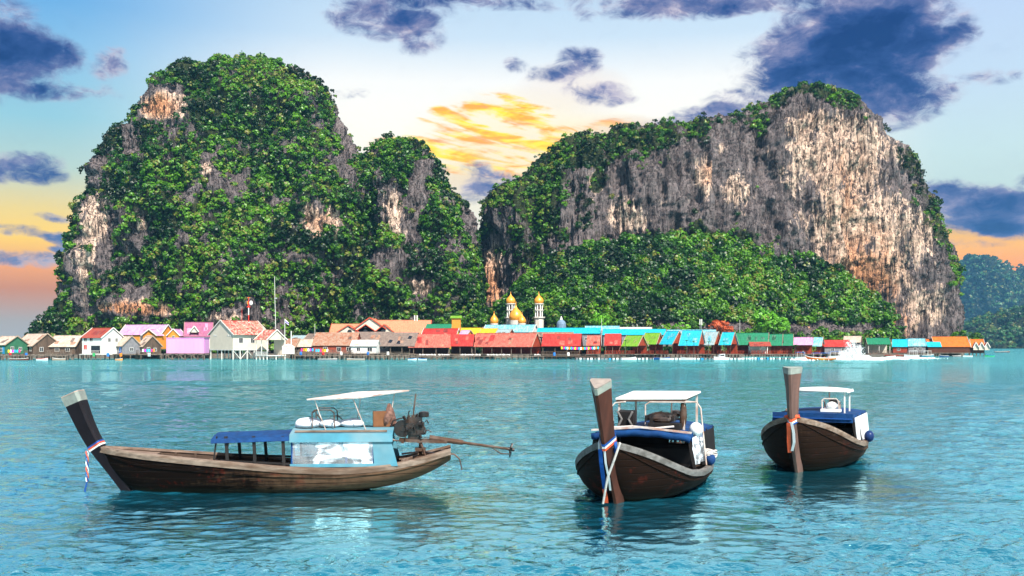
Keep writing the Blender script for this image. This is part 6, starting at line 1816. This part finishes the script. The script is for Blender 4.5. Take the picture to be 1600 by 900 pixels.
    mb = MB(); mb.blob((-3.3, -1.38, zt - .03), (.22, .2, .2), 2, 14, 10, .05); mb.build('buoy', FLOAT, root, smooth=True)
    mb = MB(); mb.blob((-4.2, -1.62, .72), (.17, .16, .17), 2, 14, 10, .05); mb.build('fender', BLUE, root, smooth=True)
    mb = MB()
    for q in range(5): mb.tube([(-4.5 + .42 * math.cos(t), -1.58 + .16 * math.sin(t), .78 + q * .035 + .04 * math.sin(2 * t + q)) for t in np.linspace(0, 6.28, 18)], .025, 6)
    mb.build('rope_coil', ROPE, root)
    engine(root, -6.9, 1.45, (-9.4, .1, .55), 5)


def boat_c():
    secs = [(-1.0, .07, 1.78, 1.6, .2), (-.6, .42, 1.68, .85, .25), (0, .88, 1.50, .02, .35), (.7, 1.25, 1.22, -.25, .4), (1.6, 1.50, .94, -.3, .5), (3.0, 1.62, .72, -.3, .6), (4.6, 1.56, .64, -.3, .7), (6.0, 1.35, .70, -.2, .8), (7.0, 1.0, .85, .0, .7)]
    root, H, rings, world, rz = bow_boat(1247, 736, R(26), secs, 'bow-on longtail boat furthest right, pale brown prow post with a red and white sash', HULL_C, RAILW,
        [(-.3, -.5, .24, .3), (.0, 0.0, .28, .34), (.62, .9, .30, .36), (.95, 1.6, .33, .40), (1.02, 2.1, .35, .42), (1.06, 2.7, .42, .48), (1.10, 3.30, .60, .58)], PROW_C, CAPM, CAPM)
    for k, (mm, li) in enumerate(((R_BLUE, -.02), (R_WHITE, .035), (R_RED, .11))): lp = band(rings, 15, mm, root, grow=1.22, r=.04 if k == 2 else .028, lift=li)
    mb = MB(); mb.blob((.9, .0, 1.78), (.15, .22, .09), 4, 12, 8, .25); mb.build('ribbon_knot', R_RED, root, smooth=True)
    strip([(1.26, .06, 1.62), (1.12, .08, 1.3), (1.0, .1, 1.0), (.86, .1, .66)], .11, R_RED, root, 'sash')
    strip([(1.29, -.04, 1.62), (1.16, -.08, 1.3), (1.04, -.07, 1.0), (.9, .02, .72)], .08, R_WHITE, root, 'sash')
    z = 1.55
    cambered_roof(root, -6.2, -2.6, 1.30, z + .06, BLUE, camber=.10, name='awning', fascia=BLUE, fh=.2)
    mb = MB(); mb.box((-2.58, 0, z + .0), (.08, 2.66, .3)); mb.build('awning_front', BLUE, root)
    mb = MB(); mb.bar((-2.5, -1.3, z - .02), (-2.5, 1.3, z - .02), .03); mb.build('awning_seam', R_BLUE, root)
    for x in (-2.65, -3.8, -5.0, -6.1):
        for s in (-1, 1):
            mb = MB(); mb.bar((x, s * (H.at(-x) - .14), .66), (x, s * 1.30, z + .03), .07); mb.build('awning_post', DARK, root)
    for s in (-1, 1):
        mb = MB(); mb.slab([(-3.0, s * 1.36, z), (-6.1, s * 1.36, z), (-6.1, s * 1.44, .7), (-3.0, s * 1.44, .7)], .03); mb.build('side_curtain', SLAB if s < 0 else DARK, root)
    mb = MB(); mb.box((-4.9, 0, 1.1), (.05, 2.4, .85)); mb.build('bulkhead', DARK, root)
    mb = MB()
    for x in (-3.3, -4.2): mb.box((x, 0, .7), (.4, 2.4, .05)); mb.box((x - .22, 0, .93), (.05, 2.4, .4))
    mb.build('bench', DARK, root)
    zt = z + .17
    so = cambered_roof(root, -4.9, -3.5, 1.02, zt + .72, WHITE, th=.05, camber=.07, name='sunshade', fascia=WHITE, fh=.07)
    mb = MB(); mb.tube([(-3.48, y, zt + .70) for y in (-1.02, 0, 1.02)], .04, 10); mb.build('front_edge', WHITE, so, smooth=True)
    for (x, y) in ((-3.6, .88), (-3.6, -.92), (-4.8, .88), (-4.8, -.92)):
        mb = MB(); mb.bar((x, y, zt - .1), (x, y, zt + .7), .045); mb.build('sunshade_leg', WHITE, so)
    frame_tube(root, [[(-3.3, -.22, zt - .04), (-3.3, -.20, zt + .38), (-3.32, -.28, zt + .44), (-3.34, -.68, zt + .44), (-3.3, -.76, zt + .36), (-3.3, -.78, zt - .04)], [(-3.8, -.22, zt - .04), (-3.8, -.22, zt + .3), (-3.3, -.22, zt + .38)], [(-3.8, -.74, zt - .04), (-3.8, -.74, zt + .3), (-3.3, -.76, zt + .36)]], PALEM, .024, 'seat_frame')
    mb = MB(); mb.box((-3.35, -.5, zt + .04), (.3, .66, .1)); mb.blob((-3.4, -.52, zt + .2), (.14, .2, .14), 3, 12, 8, .1); mb.build('seat_cushion', FLOAT, root)
    mb = MB(); mb.tube([(-2.9, .78, zt + .0), (-3.0, .95, zt + .02)], .07, 8); mb.build('roof_roll', RAILW, root)
    mb = MB(); mb.blob((-4.0, -1.68, .86), (.17, .17, .2), 2, 14, 10, .03); mb.build('fender', mat('navy_ball', (0.008, 0.02, 0.07), .3), root, smooth=True)
    mb = MB(); mb.tube([(-2.0, .4, 1.1), (-2.3, -.1, 1.3)], .03, 7); mb.build('loose_pole', PALEM, root)
    engine(root, -6.8, 1.5, (-9.2, .1, .6), 8)


boat_a(); boat_b(); boat_c()
# ------------------------------------------------------------------ small craft at the village and the spray
def dinghy(name, label, px, D, L, W, hgt, m, heading=0.0, cabin=None, trim=None, group=None, cat='boat', seats=True, canopy=None):
    root = empty(name, ((px - 800) / F * D, D, 0), heading); tag(root, label, cat, group)
    n = 16; V = []; Fc = []
    for i in range(n):
        s = i / (n - 1); x = -L / 2 + L * s
        w = W / 2 * (min(1, .75 + s) * (1 - max(0, (s - .45) / .55) ** 2.2)) + .02; zg = hgt * (1 + .55 * max(0, (s - .4) / .6) ** 2)
        V += [(x, w, zg), (x + .04 * s, w * .82, 0), (x, 0, -.25), (x + .04 * s, -w * .82, 0), (x, -w, zg)]
    for i in range(n - 1):
        for j in range(4): Fc.append((i * 5 + j, i * 5 + j + 1, (i + 1) * 5 + j + 1, (i + 1) * 5 + j))
    Fc.append((0, 1, 2, 3, 4))
    mb = MB(); mb.add(V, Fc); mb.build('hull', m, root)
    mb = MB()
    for sg in (0, 4):
        for i in range(n - 1): mb.bar(V[i * 5 + sg], V[(i + 1) * 5 + sg], .09)
    mb.build('gunwale', trim or WHITE, root)
    mb = MB(); mb.box((-L * .08, 0, .18), (L * .72, W * .62, .06)); mb.build('floor', INNER, root)
    if seats:
        for s in (-.25, .05): mb = MB(); mb.box((L * s, 0, hgt * .7), (.3, W * .8, .06)); mb.build('seat', trim or WHITE, root)
    if cabin:
        mb = MB(); mb.prism([(-L * .22, hgt * .8), (L * .22, hgt * .8), (L * .10, hgt + 1.0), (-L * .2, hgt + 1.05)], -W * .34, W * .34); mb.build('cabin', cabin, root)
        mb = MB(); mb.prism([(-L * .17, hgt + .45), (L * .15, hgt + .45), (L * .09, hgt + .85), (-L * .16, hgt + .9)], -W * .345, W * .345); mb.build('cabin_window', PANE, root)
    if canopy:
        mb = MB(); mb.box((-L * .08, 0, hgt + 1.5), (L * .6, W * .9, .1)); mb.build('canopy', canopy, root)
        for a in (-.36, -.08, .2):
            for b in (-1, 1): mb = MB(); mb.bar((L * a, b * W * .42, hgt), (L * a, b * W * .42, hgt + 1.48), .07); mb.build('canopy_post', WHITE, root)
    return root


BL = mat('blue_hull', (.02, .14, .42), .45, .15)
RDH = mat('red_hull', (.42, .05, .03), .5, .2)
NAV = mat('navy_hull', (.01, .04, .14), .45, .2)
dinghy('speedboat', 'white speedboat with a small cabin moored by the dark green roofs', 1127, 289, 4.4, 1.7, .6, FLOAT, R(180 + 12), cabin=FLOAT)
dinghy('rowing_boat', 'white rowing boat at the pontoon under the lime roofs', 982, 291, 4.2, 1.4, .5, FLOAT, R(8))
dinghy('rowing_boat', 'navy dinghy at the pontoon below the first cyan roof', 1034, 291, 4.6, 1.4, .45, NAV, R(-6), trim=BL)
dinghy('rowing_boat', 'white dinghy left of the white speedboat', 1073, 291, 3.4, 1.3, .5, FLOAT, R(172))
dinghy('rowing_boat', 'white skiff with a blue rim below the left end of the red row', 644, 284, 2.4, 1.0, .35, FLOAT, R(4), trim=BL)
dinghy('rowing_boat', 'blue-rimmed skiff, right one of two below the faded red roof', 660, 284, 2.4, 1.0, .35, FLOAT, R(176), trim=BL)
dinghy('rowing_boat', 'long thin grey skiff in front of the patchwork rusty roof', 512, 282, 5.2, 1.1, .32, GREYWALL, R(3))
dinghy('rowing_boat', 'long thin pale skiff below the white tin roof', 556, 282, 5.0, 1.1, .32, TRIM, R(178))
dinghy('rowing_boat', 'white boat with a red stripe under the big sand-coloured house', 66, 279, 3.0, 1.2, .45, FLOAT, R(0), trim=RDH)
dinghy('rowing_boat', 'pale wooden boat left of the white red-roofed house', 92, 279, 3.6, 1.2, .45, TRIM, R(180))
dinghy('rowing_boat', 'dark low boat at the far left edge', 30, 279, 5.0, 1.3, .4, DARKWOOD, R(2))
dinghy('rowing_boat', 'small orange boat left of the pink shed', 186, 280, 1.9, .9, .35, mat('orange_hull', (.6, .2, .03), .5), R(0))
dinghy('tour_boat', 'white and blue canopied boat right of the brown landing pier', 1424, 350, 4.8, 1.9, .7, FLOAT, R(176), canopy=FLOAT)
dinghy('tour_boat', 'light blue canopied boat beside the orange roofs', 1449, 350, 4.6, 1.9, .7, LBLUE, R(6), canopy=WHITE)
dinghy('tour_boat', 'white canopied boat by the pink-roofed pavilion', 1252, 296, 4.0, 1.7, .6, FLOAT, R(4), canopy=BL)
dinghy('tour_boat', 'blue-canopied white boat behind the moving longtail boat', 1306, 322, 5.4, 1.8, .7, FLOAT, R(0), canopy=BLUE_T)
dinghy('rowing_boat', 'small green and blue boat at the right end of the village', 1546, 372, 3.4, 1.4, .5, mat('green_hull', (.03, .3, .12), .5), R(180), trim=BL)
for k, (px_, lb) in enumerate(((1475, 'dark boat moored under the big orange roof'), (1495, 'grey boat moored under the big orange roof, right of the dark one'), (1512, 'white boat below the right gable of the big orange roof'), (1392, 'white skiff at the brown landing pier'), (1040, 'second white skiff beside the navy dinghy'))):
    dinghy('rowing_boat', lb, px_, 366 if px_ > 1400 else (346 if px_ > 1300 else 289.5), 3.2, 1.2, .4, (NAV, GREYWALL, FLOAT, FLOAT, FLOAT)[k], R(5 if k % 2 else 176))
dinghy('rowing_boat', 'low dark boat silhouetted on the open water under the far hills', 1566, 610, 9, 1.8, .5, DARKWOOD, R(0), canopy=None)

# the moving longtail boat, orange and red, with its wake
D = 277
mv = empty('longtail_boat', ((1262 - 800) / F * D, D, 0), R(180)); tag(mv, 'small orange and red longtail boat speeding left, throwing spray', 'boat')
H = Hull([(-.9, .06, 1.5, 1.35, .2), (-.3, .3, 1.2, .5, .3), (.6, .6, .95, .0, .5), (3, .8, .75, -.1, .7), (6, .75, .7, -.1, .8), (7.6, .55, .8, .2, .7)])
ORH = mat('orange_red_hull', (.50, .10, .02), .45, .5, 1.2, dirt=(.7, .35, .02, 1), dirt_amt=.8)
H.build(mv, ORH, R_WHITE)
prow(mv, [(0.3, .9, .2, .2), (.9, 1.5, .22, .22), (1.3, 2.5, .26, .26)], NAV)
mb = MB(); mb.box((-3.6, 0, 2.0), (5.0, 1.6, .1)); mb.build('canopy', BLUE_T, mv)
for x in (-1.4, -3.4, -5.8):
    for s in (-1, 1): mb = MB(); mb.bar((x, s * .7, .7), (x, s * .7, 1.98), .06); mb.build('canopy_post', WHITE, mv)
mb = MB()
for i in range(4): mb.box((-2 - i * 1.2, 0, .85), (.3, 1.2, .3))
mb.build('seat', R_RED, mv)

rg = np.random.default_rng(77)
def droplets(name, label, n, fn, size, m):
    P = fn(n); d = rg.normal(size=(n, 3)); d /= np.linalg.norm(d, axis=1, keepdims=True)
    a = np.cross(d, rg.normal(size=(n, 3))); a /= np.linalg.norm(a, axis=1, keepdims=True); b = np.cross(d, a)
    s = size * rg.uniform(.5, 1.5, (n, 1))
    V = np.stack([P - a * s, P + b * s, P + a * s * .9 + d * s * .3, P - b * s], 1).reshape(-1, 3)
    o = np_mesh(name, V, np.arange(n * 4).reshape(-1, 4), m); tag(o, label, 'spray', kind='stuff')
SPR = mat('spray_white', (.86, .88, .88), .8, .04)
def plume(n):
    t = rg.random(n) ** .8; x0 = (1306 - 800) / F * D
    x = x0 + 1.0 + 11.5 * t
    hh = 3.9 * np.exp(-((t - .30) / .25) ** 2) + .5
    lump = 1 + .35 * np.sin(t * 31) + .2 * np.sin(t * 67)
    z = hh * lump * rg.random(n) ** 1.25
    y = D + rg.normal(0, .9, n) * (1 + z * .3)
    return np.stack([x, y, z], 1)
droplets('spray', 'white plume of spray behind the moving longtail boat', 13000, plume, .065, SPR)
def wake(n):
    x0 = (1240 - 800) / F * D; t = rg.random(n)
    x = x0 + 58 * t ** 1.2; y = D + 1.0 + 40 * t ** 1.6 * 1.5 + rg.normal(0, 1, n) * (1.0 + 7 * t)
    return np.stack([x, y, .06 + .25 * rg.random(n) ** 3 * (1 - t)], 1)
droplets('wake_foam', 'white foam trail of the moving longtail boat', 24000, wake, .14, SPR)
def farfoam(n):
    x = 150 + 120 * rg.random(n); y = 420 + 160 * rg.random(n)
    return np.stack([x, y, .08 + .2 * rg.random(n)], 1)
